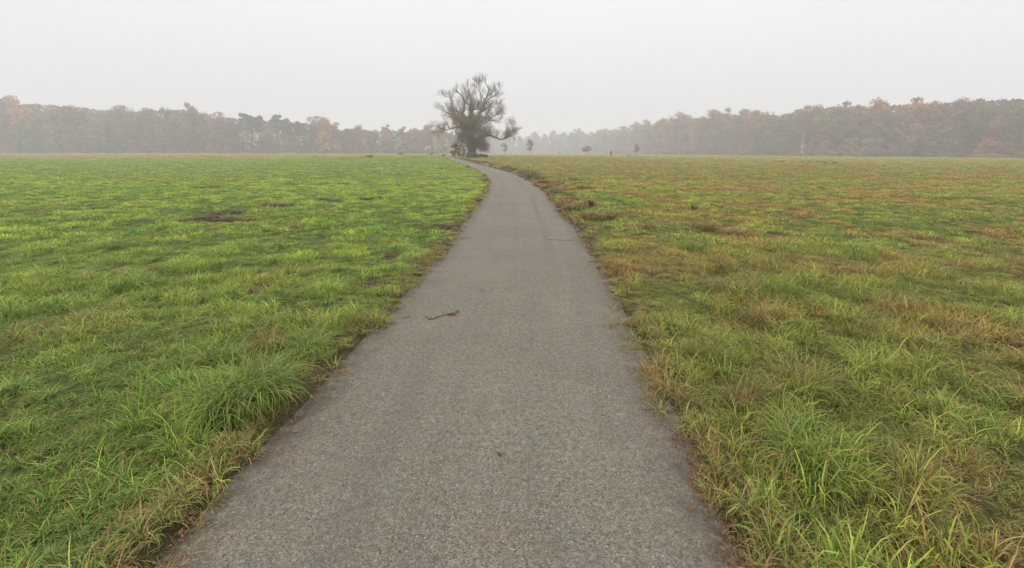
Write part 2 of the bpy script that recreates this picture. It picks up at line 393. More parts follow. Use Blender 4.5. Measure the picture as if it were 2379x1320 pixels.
def leaf_mat(name, cols, transl=.25, obj_col=False):
    """cols: two colours mixed by the per-leaf random; with obj_col the object's own colour"""
    m, t, o = newmat(name); la = attr(t, 'leaf')
    sp = t.nodes.new('ShaderNodeSeparateColor'); t.links.new(la.outputs['Color'], sp.inputs[0])
    if obj_col:
        oi = t.nodes.new('ShaderNodeObjectInfo')
        br = rampf(t, sp.outputs[0], 0, 1, .55, 1.5)
        vs = t.nodes.new('ShaderNodeVectorMath'); vs.operation = 'SCALE'; t.links.new(oi.outputs['Color'], vs.inputs[0]); t.links.new(br, vs.inputs['Scale'])
        c = mixn(t, rampf(t, sp.outputs[1], .55, 1, 0, .55), vs.outputs[0], (.12, .095, .065))
    else:
        c = mixn(t, sp.outputs[0], cols[0], cols[1])
        if len(cols) > 2: c = mixn(t, rampf(t, sp.outputs[1], .6, 1, 0, .8), c, cols[2])
    princ(t, o, c, .7, .15, None, transl=transl); return m
m_leaf_obj = leaf_mat('autumn_foliage', None, .25, True)
m_twig = leaf_mat('willow_twigs', ((.14, .11, .06), (.29, .23, .13), (.31, .18, .09)), .0)
m_wleaf = leaf_mat('willow_leaves', ((.16, .135, .045), (.32, .26, .08), (.36, .19, .075)), .45)
m_litter = leaf_mat('dead_leaves', ((.070, .030, .016), (.19, .085, .040), (.26, .17, .085)), .1)
m_weedleaf = leaf_mat('weed_leaves', ((.03, .075, .018), (.10, .155, .03), (.17, .09, .03)), .25)

def plain(name, col, rough=.6, spec=.4, nsc=8, amt=.25, metal=0):
    m, t, o = newmat(name); tc = t.nodes.new('ShaderNodeTexCoord')
    c = mixn(t, rampf(t, noise(t, nsc, 4, tc.outputs['Object'], .7), .35, .65), tuple(v * (1 - amt) for v in col), tuple(min(1, v * (1 + amt * .5)) for v in col))
    p = princ(t, o, c, rough, spec); p.inputs['Metallic'].default_value = metal; return m

# ------------------------------------------------------------------ ground sheet
nr, ncol = 800, 620
sv_ = np.exp(np.linspace(math.log(2.0), math.log(900.0), nr)); ys = sv_ - 4.0 + 0.6
us = np.linspace(-1.55, 1.55, ncol)
Xg = us[None] * (sv_[:, None]); Yg = np.repeat(ys[:, None], ncol, 1)
xf, yf = Xg.ravel(), Yg.ravel()
zf = ground_z(xf, yf)
idx = np.arange(nr * ncol).reshape(nr, ncol)
Fg = np.stack([idx[:-1, :-1], idx[:-1, 1:], idx[1:, 1:], idx[1:, :-1]], -1).reshape(-1, 4)
me = mesh_np('meadow_ground', np.stack([xf, yf, zf], 1), Fg, {'tint': ('FLOAT_COLOR', tint_at(xf, yf, True))}, True)
g = add('meadow_ground', me, m_ground); tag(g, kind='structure')

# ------------------------------------------------------------------ path sheet
ny = 900
yp = np.exp(np.linspace(math.log(2.0), math.log(PY[-1] - 1 + 5), ny)) - 5 + .2
l, r_ = edges(yp)
nc = 41; q = np.linspace(-.16, 1.16, nc)
Xp = l[:, None] + (r_ - l)[:, None] * q[None]; Yp = np.repeat(yp[:, None], nc, 1)
qq = np.repeat(q[None], ny, 0)
crown = .018 * (1 - (2 * qq - 1) ** 2) - .012
Zp = terrain(Xp.ravel(), Yp.ravel()).reshape(Xp.shape) + crown + (fbm(Xp / 1.4, Yp / 1.4, 5, 3) - .5) * .012
edge = np.clip(1 - np.minimum(qq, 1 - qq) / .12, 0, 1) ** .8
track = np.exp(-((qq - (.72 + .012 * np.sin(Yp * .5))) / .012) ** 2) * sst(6, 9, Yp) * (1 - sst(26, 36, Yp)) + .35 * np.exp(-((qq - .30) / .05) ** 2) * (fbm(Xp, Yp / 3, 7, 2) > .5)
idx = np.arange(ny * nc).reshape(ny, nc)
Fp = np.stack([idx[:-1, :-1], idx[:-1, 1:], idx[1:, 1:], idx[1:, :-1]], -1).reshape(-1, 4)
me = mesh_np('gravel_path', np.stack([Xp.ravel(), Yp.ravel(), Zp.ravel()], 1), Fp,
             {'edge': ('FLOAT', edge.ravel()), 'track': ('FLOAT', track.ravel()), 'across': ('FLOAT', qq.ravel())}, True)
tag(add('path', me, m_path), kind='structure')
def path_z(x, y):
    l, r_ = edges(np.array([y])); q_ = (x - l[0]) / (r_[0] - l[0])
    return float(terrain(x, y)) + .018 * (1 - (2 * q_ - 1) ** 2) - .012 + float(fbm(np.array([x / 1.4]), np.array([y / 1.4]), 5, 3)[0] - .5) * .012

# ------------------------------------------------------------------ grass: many small tufts placed by geometry nodes
def tuft_mesh(name, n, rad, hgt, wid, droop, rng, K=5, lean=.35):
    th = rng.uniform(0, 2 * math.pi, n); rr = rad * np.sqrt(rng.uniform(0, 1, n))
    base = np.stack([rr * np.cos(th), rr * np.sin(th), np.full(n, -.015)], 1)
    d = rng.uniform(0, 2 * math.pi, n); out_ = np.stack([np.cos(d), np.sin(d), 0 * d], 1) * .6 + base / max(rad, 1e-3) * .7
    out_[:, 2] = 0
    out_ += rng.normal(0, .25, out_.shape) * [1, 1, 0]
    L = hgt * rng.uniform(.45, 1.25, n); le = rng.uniform(.1, 1.0, n) * lean; dr = droop * rng.uniform(.4, 1.4, n)
    tt = np.linspace(0, 1, K)
    ang = le[:, None] + dr[:, None] * tt[None] ** 1.3
    st = np.stack([np.sin(ang)[..., None] * out_[:, None, :2], np.cos(ang)[..., None]], -1) if False else None
    dx = np.sin(ang); dz = np.cos(ang)
    seg = L[:, None] / (K - 1)
    cx = np.concatenate([np.zeros((n, 1)), np.cumsum(dx[:, :-1] * seg, 1)], 1); cz = np.concatenate([np.zeros((n, 1)), np.cumsum(dz[:, :-1] * seg, 1)], 1)
    o2 = unit(out_); sw = np.stack([-o2[:, 1], o2[:, 0], 0 * o2[:, 0]], 1)
    P = base[:, None] + o2[:, None] * cx[..., None] + sw[:, None] * (rng.normal(0, .22, n) * L)[:, None, None] * (tt[None, :, None] ** 1.8); P[..., 2] += np.maximum(cz, .006)
    Wd = wid * .5 * rng.uniform(.6, 1.3, n)[:, None] * np.array([.8, 1, .9, .6, .08] if K == 5 else np.concatenate([[.8], np.linspace(1, .6, K - 2), [.06]]))[None]
    sd_ = np.stack([-o2[:, 1], o2[:, 0], rng.uniform(-.4, .4, n)], 1)
    V, Fq = ribbons(P, Wd, unit(sd_))
    a_ = np.zeros((n, K, 2, 4)); a_[..., 0] = rng.uniform(0, 1, n)[:, None, None]; a_[..., 1] = tt[None, :, None]; a_[..., 2] = rng.uniform(0, 1, n)[:, None, None]; a_[..., 3] = 1
    return mesh_np(name, V, Fq, {'blade': ('FLOAT_COLOR', a_.reshape(-1, 4))}, True)
rng = np.random.default_rng(7)
protos = bpy.data.collections.new('grass_tufts')
LODS = []
def lod(specs):
    ids = []
    for sp_ in specs:
        k = len(protos.objects); nm = 'tuft_%02d' % k
        ob = bpy.data.objects.new(nm, tuft_mesh(nm, *sp_, rng)); ob.data.materials.append(m_grass); protos.objects.link(ob); ids.append(k)
    LODS.append(ids)
# n, radius, height, blade width, droop
lod([(52, .05, .12, .0030, 2.3), (40, .045, .15, .0046, 2.8), (56, .065, .095, .0030, 2.0), (34, .045, .18, .0052, 3.0), (44, .055, .11, .0042, 2.6), (60, .075, .08, .0030, 1.9)])
lod([(62, .14, .09, .0072, 2.0), (62, .12, .12, .0076, 2.4), (68, .15, .075, .007, 1.7), (54, .10, .14, .008, 2.6)])
lod([(74, .30, .09, .016, 1.8), (74, .26, .12, .017, 2.2), (84, .36, .07, .015, 1.5)])
lod([(90, 1.05, .11, .045, 1.4), (90, 1.0, .13, .05, 1.6), (100, 1.15, .09, .042, 1.2)])
bands = [(-1.0, 8.5, 215, 0), (7.5, 26, 46, 1), (24, 80, 9, 2), (74, 235, 1.0, 3)]
PX, PYY, PI, PS = [], [], [], []
for y0, y1, dens, li in bands:
    # trapezoid cells |x| < 1.28*y + 2.2
    area = ((1.28 * y0 + 2.4) + (1.28 * y1 + 2.4)) * (y1 - y0)
    n = int(area * dens)
    y = rng.uniform(y0, y1, int(n * 2.2)); hw = 1.28 * y + 2.4
    keep = rng.uniform(0, 1, len(y)) < hw / hw.max(); y = y[keep]; hw = hw[keep]
    y = y[:n]; hw = hw[:n]; x = rng.uniform(-1, 1, len(y)) * hw
    d, s = side(x, y)
    wig = (fbm(x / .35, y / .35, 101, 3) - .5) * (.34 + .2 * (s > 0)) + (fbm(x / 1.3, y / 1.3, 102, 2) - .5) * .35 - .06
    sm = soil_mask(x, y)
    ok = (d > wig + [0.01, .02, .12, .5][li]) & (rng.uniform(0, 1, len(y)) > sm * .75)
    # thin bare spots
    ok &= ~((fbm(x / .5, y / .5, 111, 2) < .27) & (rng.uniform(0, 1, len(y)) < .8))
    x, y, d, s, wig = x[ok], y[ok], d[ok], s[ok], wig[ok]
    clump = fbm(x / .38, y / .38, 3, 2); big = fbm(x / 1.7, y / 1.7, 13, 2)
    hh = np.where(s < 0, .58, .60) * (.5 + 1.15 * sst(.36, .72, clump)) * (.86 + .3 * sst(.4, .7, big))
    hh *= np.where(s < 0, 1 + .45 * (1 - sst(3.5, 8, y)) - .12 * sst(10, 25, y), 1.0 + .22 * (1 - sst(4, 9, y)))
    hh *= .6 + .4 * sst(0, .35, d - wig)
    PX.append(x); PYY.append(y); PI.append(rng.choice(LODS[li], len(x))); PS.append(hh * rng.uniform(.8, 1.25, len(x)))
PX = np.concatenate(PX); PYY = np.concatenate(PYY); PI = np.concatenate(PI); PS = np.concatenate(PS)
PZ = ground_z(PX, PYY) + .004
tn = tint_at(PX, PYY); tn[:, :3] *= (rng.uniform(.68, 1.32, len(PX)) * (.82 + .4 * sst(.35, .7, fbm(PX / .38, PYY / .38, 3, 2))))[:, None]
rot = np.stack([rng.normal(0, .12, len(PX)), rng.normal(0, .12, len(PX)), rng.uniform(0, 6.283, len(PX))], 1)
scl = np.stack([.75 + .35 * PS, .75 + .35 * PS, PS * 1.05], 1)
me = mesh_np('grass', np.stack([PX, PYY, PZ], 1), [], {'tint': ('FLOAT_COLOR', tn), 'rot': ('FLOAT_VECTOR', rot), 'scl': ('FLOAT_VECTOR', scl), 'pick': ('INT', PI)})
grass = add('grass', me, m_grass); tag(grass, 'green and straw coloured grass covering both meadows beside the path', 'grass', kind='stuff')
print('tufts', len(PX))
def scatter_group(name, collection, mat):
    ng = bpy.data.node_groups.new(name, 'GeometryNodeTree')
    ng.interface.new_socket('Geometry', in_out='INPUT', socket_type='NodeSocketGeometry')
    ng.interface.new_socket('Geometry', in_out='OUTPUT', socket_type='NodeSocketGeometry')
    N = ng.nodes; L = ng.links
    gi = N.new('NodeGroupInput'); go = N.new('NodeGroupOutput')
    ci = N.new('GeometryNodeCollectionInfo'); ci.inputs[0].default_value = collection; ci.inputs['Separate Children'].default_value = True; ci.inputs['Reset Children'].default_value = True
    iop = N.new('GeometryNodeInstanceOnPoints'); iop.inputs['Pick Instance'].default_value = True
    def na(nm, ty):
        a = N.new('GeometryNodeInputNamedAttribute'); a.data_type = ty; a.inputs[0].default_value = nm; return a.outputs[0]
    m2p = N.new('GeometryNodeMeshToPoints')
    L.new(gi.outputs[0], m2p.inputs[0]); L.new(m2p.outputs[0], iop.inputs['Points']); L.new(ci.outputs[0], iop.inputs['Instance'])
    L.new(na('pick', 'INT'), iop.inputs['Instance Index']); L.new(na('scl', 'FLOAT_VECTOR'), iop.inputs['Scale'])
    e2r = N.new('FunctionNodeEulerToRotation'); L.new(na('rot', 'FLOAT_VECTOR'), e2r.inputs[0]); L.new(e2r.outputs[0], iop.inputs['Rotation'])
    L.new(iop.outputs[0], go.inputs[0]); return ng
md = grass.modifiers.new('scatter', 'NODES'); md.node_group = scatter_group('grass_scatter', protos, m_grass)

# ------------------------------------------------------------------ standing tussocks, one by one
def tussock(px, row, rad, hgt, n, wid, droop, mat, label, seed, group='grass tussocks standing out of the sward', name='grass_tussock', lean=.5):
    rg = np.random.default_rng(seed); p = hit(px, row)
    me = tuft_mesh(name, n, rad, hgt, wid, droop, rg, 7, lean)
    o = add(name, me, mat, None, (p[0], p[1], float(ground_z(np.array([p[0]]), np.array([p[1]]))[0])))
    o.rotation_euler = (0, 0, rg.uniform(0, 6)); return tag(o, label, 'tussock', group)
tussock(600, 940, .15, .46, 520, .0060, 3.2, m_tus_g, 'largest drooping green tussock by the left path edge, nearest the camera', 1)
tussock(535, 975, .14, .42, 360, .006, 3.1, m_tus_g, 'green tussock leaning left behind the largest drooping one', 2)
tussock(715, 830, .15, .32, 340, .0055, 2.9, m_tus_g, 'mid-green arching tussock close to left path edge', 3)
tussock(615, 812, .15, .28, 300, .0055, 2.8, m_tus_y, 'yellow-tinged tussock with brown base in the left meadow', 4)
tussock(520, 860, .12, .26, 240, .006, 1.9, m_tus_g, 'pale-bladed green tussock left of the yellow-tinged one', 5)
tussock(1860, 1100, .13, .38, 320, .006, 2.7, m_tus_g, 'large bright green tussock at the near right verge', 6)
tussock(1730, 965, .09, .26, 160, .0055, 1.5, m_tus_r, 'reddish-brown tussock beside the twig on the right verge', 7)
tussock(1850, 925, .17, .32, 320, .006, 2.1, m_tus_y, 'straw-tipped wide tussock behind the reddish-brown one on right', 8)
tussock(1635, 850, .13, .24, 240, .006, 1.5, m_tus_y, 'bright yellow-green upright tussock near the right path edge', 9)
tussock(1770, 760, .16, .26, 240, .006, 1.8, m_tus_r, 'brown dried tussock in the middle of the right meadow', 10)
tussock(1700, 690, .2, .28, 240, .007, 1.9, m_tus_r, 'dark-hearted tussock with dead blades in the right meadow', 11)
tussock(1800, 690, .3, .28, 300, .007, 1.7, m_tus_g, 'deep green spreading tussock in the right meadow', 12)
tussock(1635, 540, .24, .32, 300, .008, 1.9, m_tus_r, 'rust-brown tussock with dark heart in the right meadow', 13)
tussock(1710, 550, .22, .24, 240, .008, 1.9, m_tus_r, 'lower brown tussock right of the rust-brown one', 14)
tussock(1500, 535, .2, .24, 240, .008, 1.9, m_tus_r, 'pale brown tussock between path and rust-brown tussock', 15)
tussock(1612, 585, .2, .28, 200, .009, 1.7, m_tus_g, 'grey-green tussock with pale blades in the right meadow', 16)
tussock(1365, 512, .18, .24, 300, .008, 1.8, m_tus_d, 'dark green weed clump at the right path verge', 17, name='weed_clump')
tussock(1392, 516, .15, .24, 200, .008, 1.6, m_tus_r, 'rusty weed clump right beside the dark green one', 18, name='weed_clump')

# ------------------------------------------------------------------ leaf quads
def leaf_quads(C, size, rng, fold=.25, nrm=None):
    n = len(C)
    nz = unit(rng.normal(0, 1, (n, 3))) if nrm is None else unit(nrm + rng.normal(0, .3, (n, 3)))
    rf = unit(rng.normal(0, 1, (n, 3))); A = unit(np.cross(nz, rf)); B = np.cross(nz, A)
    s = (size * rng.uniform(.6, 1.4, n))[:, None]
    V = np.stack([C - A * s, C - B * s * .5 + nz * s * fold * rng.uniform(-1, 1, (n, 1)), C + A * s, C + B * s * .5 + nz * s * fold * rng.uniform(-1, 1, (n, 1))], 1)
    Fq = np.arange(n * 4).reshape(n, 4)
    a_ = np.ones((n, 4, 4)); a_[..., 0] = rng.uniform(0, 1, n)[:, None]; a_[..., 1] = rng.uniform(0, 1, n)[:, None]
    return V.reshape(-1, 3), Fq, a_.reshape(-1, 4)
def leafmesh(name, C, size, rng, fold=.25, nrm=None, val=None):
    V, Fq, a_ = leaf_quads(C, size, rng, fold, nrm)
    if val is not None: a_[:, 0] = np.clip(np.repeat(val, 4) * .6 + a_[:, 0] * .4, 0, 1)
    return mesh_np(name, V, Fq, {'leaf': ('FLOAT_COLOR', a_)})

# leaf litter along both edges of the path
n = 15000
y = np.exp(rng.uniform(math.log(1.2), math.log(60), n)); l, r_ = edges(y); lr = rng.uniform(0, 1, n) < .6
off = np.abs(rng.normal(0, .14, n)) * np.where(rng.uniform(0, 1, n) < .5, 1, -.5)
dens = fbm(y / .8, lr * 50., 201, 2)
x = np.where(lr, r_ + off, l - off); ok = dens > .46
x, y, off = x[ok], y[ok], off[ok]
z = np.where(off > 0.05, ground_z(x, y) + .02, terrain(x, y) + .004) + .006
V, Fq, a_ = leaf_quads(np.stack([x, y, z], 1), 1.0, rng, .3, np.repeat([[0, 0, 1.]], len(x), 0))
ctr = np.repeat(np.stack([x, y, z], 1), 4, 0); V = ctr + (V - ctr) * np.repeat((.0042 + .0009 * y) * rng.gamma(2.2, .45, len(y)), 4)[:, None]
tag(add('leaf_litter', mesh_np('leaf_litter', V, Fq, {'leaf': ('FLOAT_COLOR', a_)}), m_litter), 'russet fallen leaves lying along both edges of the path', 'fallen leaves', kind='stuff')

# loose pebbles on the path
n = 3200; y = np.exp(rng.uniform(math.log(1.3), math.log(9), n)); l, r_ = edges(y); q_ = rng.uniform(0, 1, n); x = l + (r_ - l) * q_
ic = np.array([[0, 0, 1], [.9, 0, .3], [.28, .85, .3], [-.73, .53, .3], [-.73, -.53, .3], [.28, -.85, .3], [0, 0, -.4]]); ifc = np.array([[0, 1, 2], [0, 2, 3], [0, 3, 4], [0, 4, 5], [0, 5, 1], [6, 2, 1], [6, 3, 2], [6, 4, 3], [6, 5, 4], [6, 1, 5]])
s = rng.gamma(1.6, .0009, n) + .0012; th = rng.uniform(0, 6.28, n); J = rng.uniform(.7, 1.3, (n, 7, 3))
V = ic[None] * J * s[:, None, None] * [1, 1, .7]
V = np.stack([V[..., 0] * np.cos(th)[:, None] - V[..., 1] * np.sin(th)[:, None], V[..., 0] * np.sin(th)[:, None] + V[..., 1] * np.cos(th)[:, None], V[..., 2]], -1)
zz = terrain(x, y) + .018 * (1 - (2 * q_ - 1) ** 2) - .012 + (fbm(x / 1.4, y / 1.4, 5, 3) - .5) * .012
V = V + np.stack([x, y, zz + .001], 1)[:, None]
a_ = np.ones((n, 7, 4)); a_[..., 0] = rng.uniform(0, 1, n)[:, None] ** 2; a_[..., 1] = rng.uniform(0, 1, n)[:, None]
m_peb = leaf_mat('pebbles', ((.11, .098, .08), (.27, .25, .21), (.16, .13, .10)), 0)
tag(add('gravel', mesh_np('gravel', V.reshape(-1, 3), (ifc[None] + np.arange(n)[:, None, None] * 7).reshape(-1, 3), {'leaf': ('FLOAT_COLOR', a_.reshape(-1, 4))}), m_peb), 'loose small stones lying on the grey path surface', 'gravel', kind='stuff')

# ------------------------------------------------------------------ soil spots
words = {'broad': 'widest dug-over patch of dark soil at the left edge of the meadow', 'b': 'dark clods of soil just right of the widest dug patch', 'c': 'low scatter of soil clods below the long dug streak', 'd': 'long streak of turned soil behind the widest dug patch',
         'e': 'turned soil streak at the right end of the long streak', 'f': 'small dark molehill far out on the left meadow', 'g': 'brown bare scrape in the middle of the left meadow', 'h': 'dark soil hole with clods in the middle left meadow',
         'i': 'small soil crumbs right of the dark hole', 'j': 'dark dug soil right at the left path edge', 'k': 'reddish dug soil left of the one at the path edge', 'l': 'dark hole with pale roots near the left path edge',
         'm': 'reddish-brown bare scrape near the left path edge', 'n': 'small dark gap of soil in the left meadow', 'o': 'small dark hollow between tussocks in the left meadow', 'p': 'brown worn spot in the middle of the left meadow',
         'q': 'small dark clod near the bend of the path', 'r': 'low clod of soil at the path edge before the bend'}
for k, (c_, w, d_, nm) in enumerate(SP):
    rg = np.random.default_rng(300 + k); parts = []; nclod = int(10 + 26 * w)
    import bmesh
    bm = bmesh.new(); bmesh.ops.create_icosphere(bm, subdivisions=2, radius=1); sv0 = np.array([v.co[:] for v in bm.verts]); sf0 = np.array([[v.index for v in f.verts] for f in bm.faces]); bm.free()
    for j in range(nclod):
        cx_, cy_ = np.clip(rg.normal(0, .26, 2), -.5, .5) * [w, d_ * .9]; s_ = rg.uniform(.015, .06) * (1.5 if w > .5 else .8)
        nzv = 1 + .45 * (fbm(sv0[:, 0] * 2 + j * 7, sv0[:, 1] * 2 + sv0[:, 2] * 3, 400 + k, 2) - .5) * 2
        v = sv0 * nzv[:, None] * s_ * [rg.uniform(.8, 1.5), rg.uniform(.8, 1.3), .62]
        gz = float(ground_z(np.array([c_[0] + cx_]), np.array([c_[1] + cy_]))[0])
        parts.append((v + [cx_, cy_, gz - c_[2] + s_ * .15], sf0))
    na_, nb_ = 40, 14; th_ = np.linspace(0, 2 * math.pi, na_, endpoint=False); rr_ = np.linspace(0, 1, nb_)
    ed = .55 + .75 * fbm(np.cos(th_) * 2.2 + k * 5, np.sin(th_) * 2.2, 700 + k, 3)
    gx = (rr_[:, None] * ed[None] * np.cos(th_)[None] * w * .62).ravel(); gy = (rr_[:, None] * ed[None] * np.sin(th_)[None] * d_ * .62).ravel()
    gz = ground_z(gx + c_[0], gy + c_[1]) - c_[2] + np.repeat((1 - rr_ ** 2), na_) * .035 + .05 * (fbm(gx / .07 + k, gy / .07, 710 + k, 3) - .52) * np.repeat(1 - rr_ ** 6, na_) - .006
    ix = np.arange(na_ * nb_).reshape(nb_, na_); nx = np.roll(ix, -1, 1)
    Fd = np.concatenate([np.stack([ix[:-1], nx[:-1], nx[1:]], -1).reshape(-1, 3), np.stack([ix[:-1], nx[1:], ix[1:]], -1).reshape(-1, 3)])
    Fd = Fd[:, ::-1]; parts.append((np.stack([gx, gy, gz], 1), Fd))
    V, Fq = join(parts)
    o = add('soil_patch', mesh_np('soil_patch', V, Fq, None, True), m_soil, None, tuple(c_)); tag(o, words[nm], 'soil patch', 'dug-over soil spots in the left meadow')

# ------------------------------------------------------------------ twigs and leaves on the path
m_stick = plain('dead_twig_bark', (.13, .075, .045), .8, .2, 60, .4)
def stick(pts, r0, r1, label, name='fallen_twig', side_bits=(), onpath=True, group='twigs lying on the path and its verges'):
    P = []
    for px, row, up in pts:
        p = hit(px, row); z = path_z(p[0], p[1]) if onpath else float(ground_z(p[:1], p[1:2])[0]) + .03
        P.append([p[0], p[1], z + up + r0 * .7])
    P = np.array(P); org = P[0].copy(); parts = []
    A, R = tube1(P - org, r0, r1, 7, 24)
    R = R * (1 + .18 * np.sin(np.arange(24) * 2.3)); parts.append(tubes(A[None], R[None], 7))
    for t_, dx, dy, dz, rr in side_bits:
        b = A[int(t_ * 23)]; q = np.array([b, b + np.array([dx, dy, dz]) * .5 + [0, 0, .004], b + np.array([dx, dy, dz])])
        B, Rb = tube1(q, rr, rr * .4, 5, 6); parts.append(tubes(B[None], Rb[None], 5))
    V, Fq = join(parts); o = add(name, mesh_np(name, V, Fq, None, True), m_stick, None, tuple(org)); return tag(o, label, 'twig', group)
tw = stick([(990, 738, .006), (996, 744, .002), (1008, 741, .004), (1026, 736, .004), (1048, 731, .008), (1068, 728, .004)], .006, .0035, 'curved dead twig with withered leaves lying across the path',
           side_bits=[(.05, -.05, .05, .012, .003), (.8, .07, -.05, .012, .0035), (.86, .08, .06, .015, .003), (.7, -.06, .05, .01, .003), (.45, .03, .04, .012, .0025)])
C = np.array([[.30, .05, .012], [.34, .03, .014], [.27, .0, .01], [.36, .1, .012], [.0, .02, .012], [-.03, .0, .01], [.31, .09, .015]]) 
Cw = np.array([hit(1052, 732)[:2], hit(1060, 730)[:2], hit(1045, 734)[:2], hit(1064, 727)[:2], hit(1000, 742)[:2], hit(991, 737)[:2], hit(1056, 734)[:2]])
C = np.array([[p[0], p[1], path_z(p[0], p[1]) + .012] for p in Cw]) - np.array(tw.location)
add('withered_leaves', leafmesh('withered_leaves', C, .028, rng, .4, np.repeat([[0, 0, 1.]], 7, 0)), m_litter, tw)
stick([(1068, 554, .004), (1079, 554, .008), (1090, 553, .004)], .007, .003, 'short dark twig on the path before the dug soil')
stick([(1272, 558, .003), (1300, 559, .006), (1330, 559, .004), (1348, 558.5, .004)], .0032, .002, 'thin straight twig reaching from the path to the right verge')
stick([(1578, 940, .03), (1600, 955, .02), (1622, 966, .02), (1645, 976, .015)], .006, .003, 'brown twig lying in the grass of the right verge', onpath=False, side_bits=[(.3, .05, .05, .02, .003), (.6, .06, -.03, .01, .003)])
stick([(1574, 975, .01), (1590, 978, .012), (1612, 978, .012)], .004, .002, 'short pale twig below the brown one at the right path edge', onpath=True)
stick([(1117, 677, .002), (1121, 679, .004), (1125, 677, .002)], .003, .0015, 'tiny bent twig in the middle of the path')
stick([(934, 738, .002), (944, 739, .005), (956, 736, .002)], .003, .002, 'thin greenish twig between left verge and curved twig', side_bits=[(.5, .03, .03, .01, .002)])
def fallen_leaf(px, row, s_, label):
    p = hit(px, row); z = path_z(p[0], p[1])
    u = np.linspace(-1, 1, 9); Vv = []
    for a in u:
        w = math.sqrt(max(0, 1 - a * a)) * (.62 + .12 * math.cos(a * 9)) + .02
        for b in (-1, -.5, 0, .5, 1): Vv.append([a * s_, b * w * s_, (.25 * abs(b) + .22 * a * a + .08 * math.sin(4 * a + b * 3)) * s_ + .003])
    idx = np.arange(45).reshape(9, 5); Fq = np.stack([idx[:-1, :-1], idx[:-1, 1:], idx[1:, 1:], idx[1:, :-1]], -1).reshape(-1, 4)
    a_ = np.ones((45, 4)); a_[:, 0] = .35; a_[:, 1] = .2
    o = add('fallen_leaf', mesh_np('fallen_leaf', np.array(Vv), Fq, {'leaf': ('FLOAT_COLOR', a_)}, True), m_litter, None, (p[0], p[1], z)); o.rotation_euler = (0, 0, px * .7)
    tag(o, label, 'leaf', 'single dead leaves on the path')
fallen_leaf(1161, 1062, .016, 'curled brown leaf alone near the bottom of the path')
fallen_leaf(1246, 875, .010, 'tiny dark leaf in the middle distance of the path')
fallen_leaf(1037, 586, .026, 'brown leaf lying near the left path edge before the bend')
fallen_leaf(1083, 702, .012, 'small curled leaf just behind the curved twig')

# ------------------------------------------------------------------ branching growth
def grow(P, R, nper, tr, ln, ang, up, rng, K=5, rfrac=.55, wob=.12, out_c=None, outw=0., tip=.35):
    """children on parent curves"""
    N, Kp, _ = P.shape
    plen = np.linalg.norm(P[:, 1:] - P[:, :-1], axis=2).sum(1)
    par = np.repeat(np.arange(N), nper)
    par = par[rng.uniform(0, 1, len(par)) < np.clip(plen[par] / (np.percentile(plen, 75) + 1e-6), .12, 1)]; M = len(par)
    t = rng.uniform(tr[0], tr[1], M) * (Kp - 1); i = np.clip(t.astype(int), 0, Kp - 2); f = (t - i)[:, None]
    b = P[par, i] * (1 - f) + P[par, i + 1] * f; dr = unit(P[par, i + 1] - P[par, i]); rr = R[par, i] * (1 - f[:, 0]) + R[par, i + 1] * f[:, 0]
    rnd = unit(rng.normal(0, 1, (M, 3))); perp = unit(np.cross(dr, rnd))
    a = rng.uniform(ang[0], ang[1], M)[:, None]
    d = dr * np.cos(a) + perp * np.sin(a); d[:, 2] += up
    if out_c is not None:
        oc = b - np.array(out_c); d = d + outw * unit(oc)
    d = unit(d); L = rng.uniform(ln[0], ln[1], M) * (1 - tip * (t / (Kp - 1)))
    Q = np.zeros((M, K, 3)); Q[:, 0] = b; cur = d
    for k in range(1, K):
        cur = unit(cur + rng.normal(0, wob, (M, 3)) + [0, 0, up * .25]); Q[:, k] = Q[:, k - 1] + cur * (L / (K - 1))[:, None]
    r0 = rr * rfrac; Rn = r0[:, None] * (1 - .75 * np.linspace(0, 1, K))[None]
    return Q, Rn

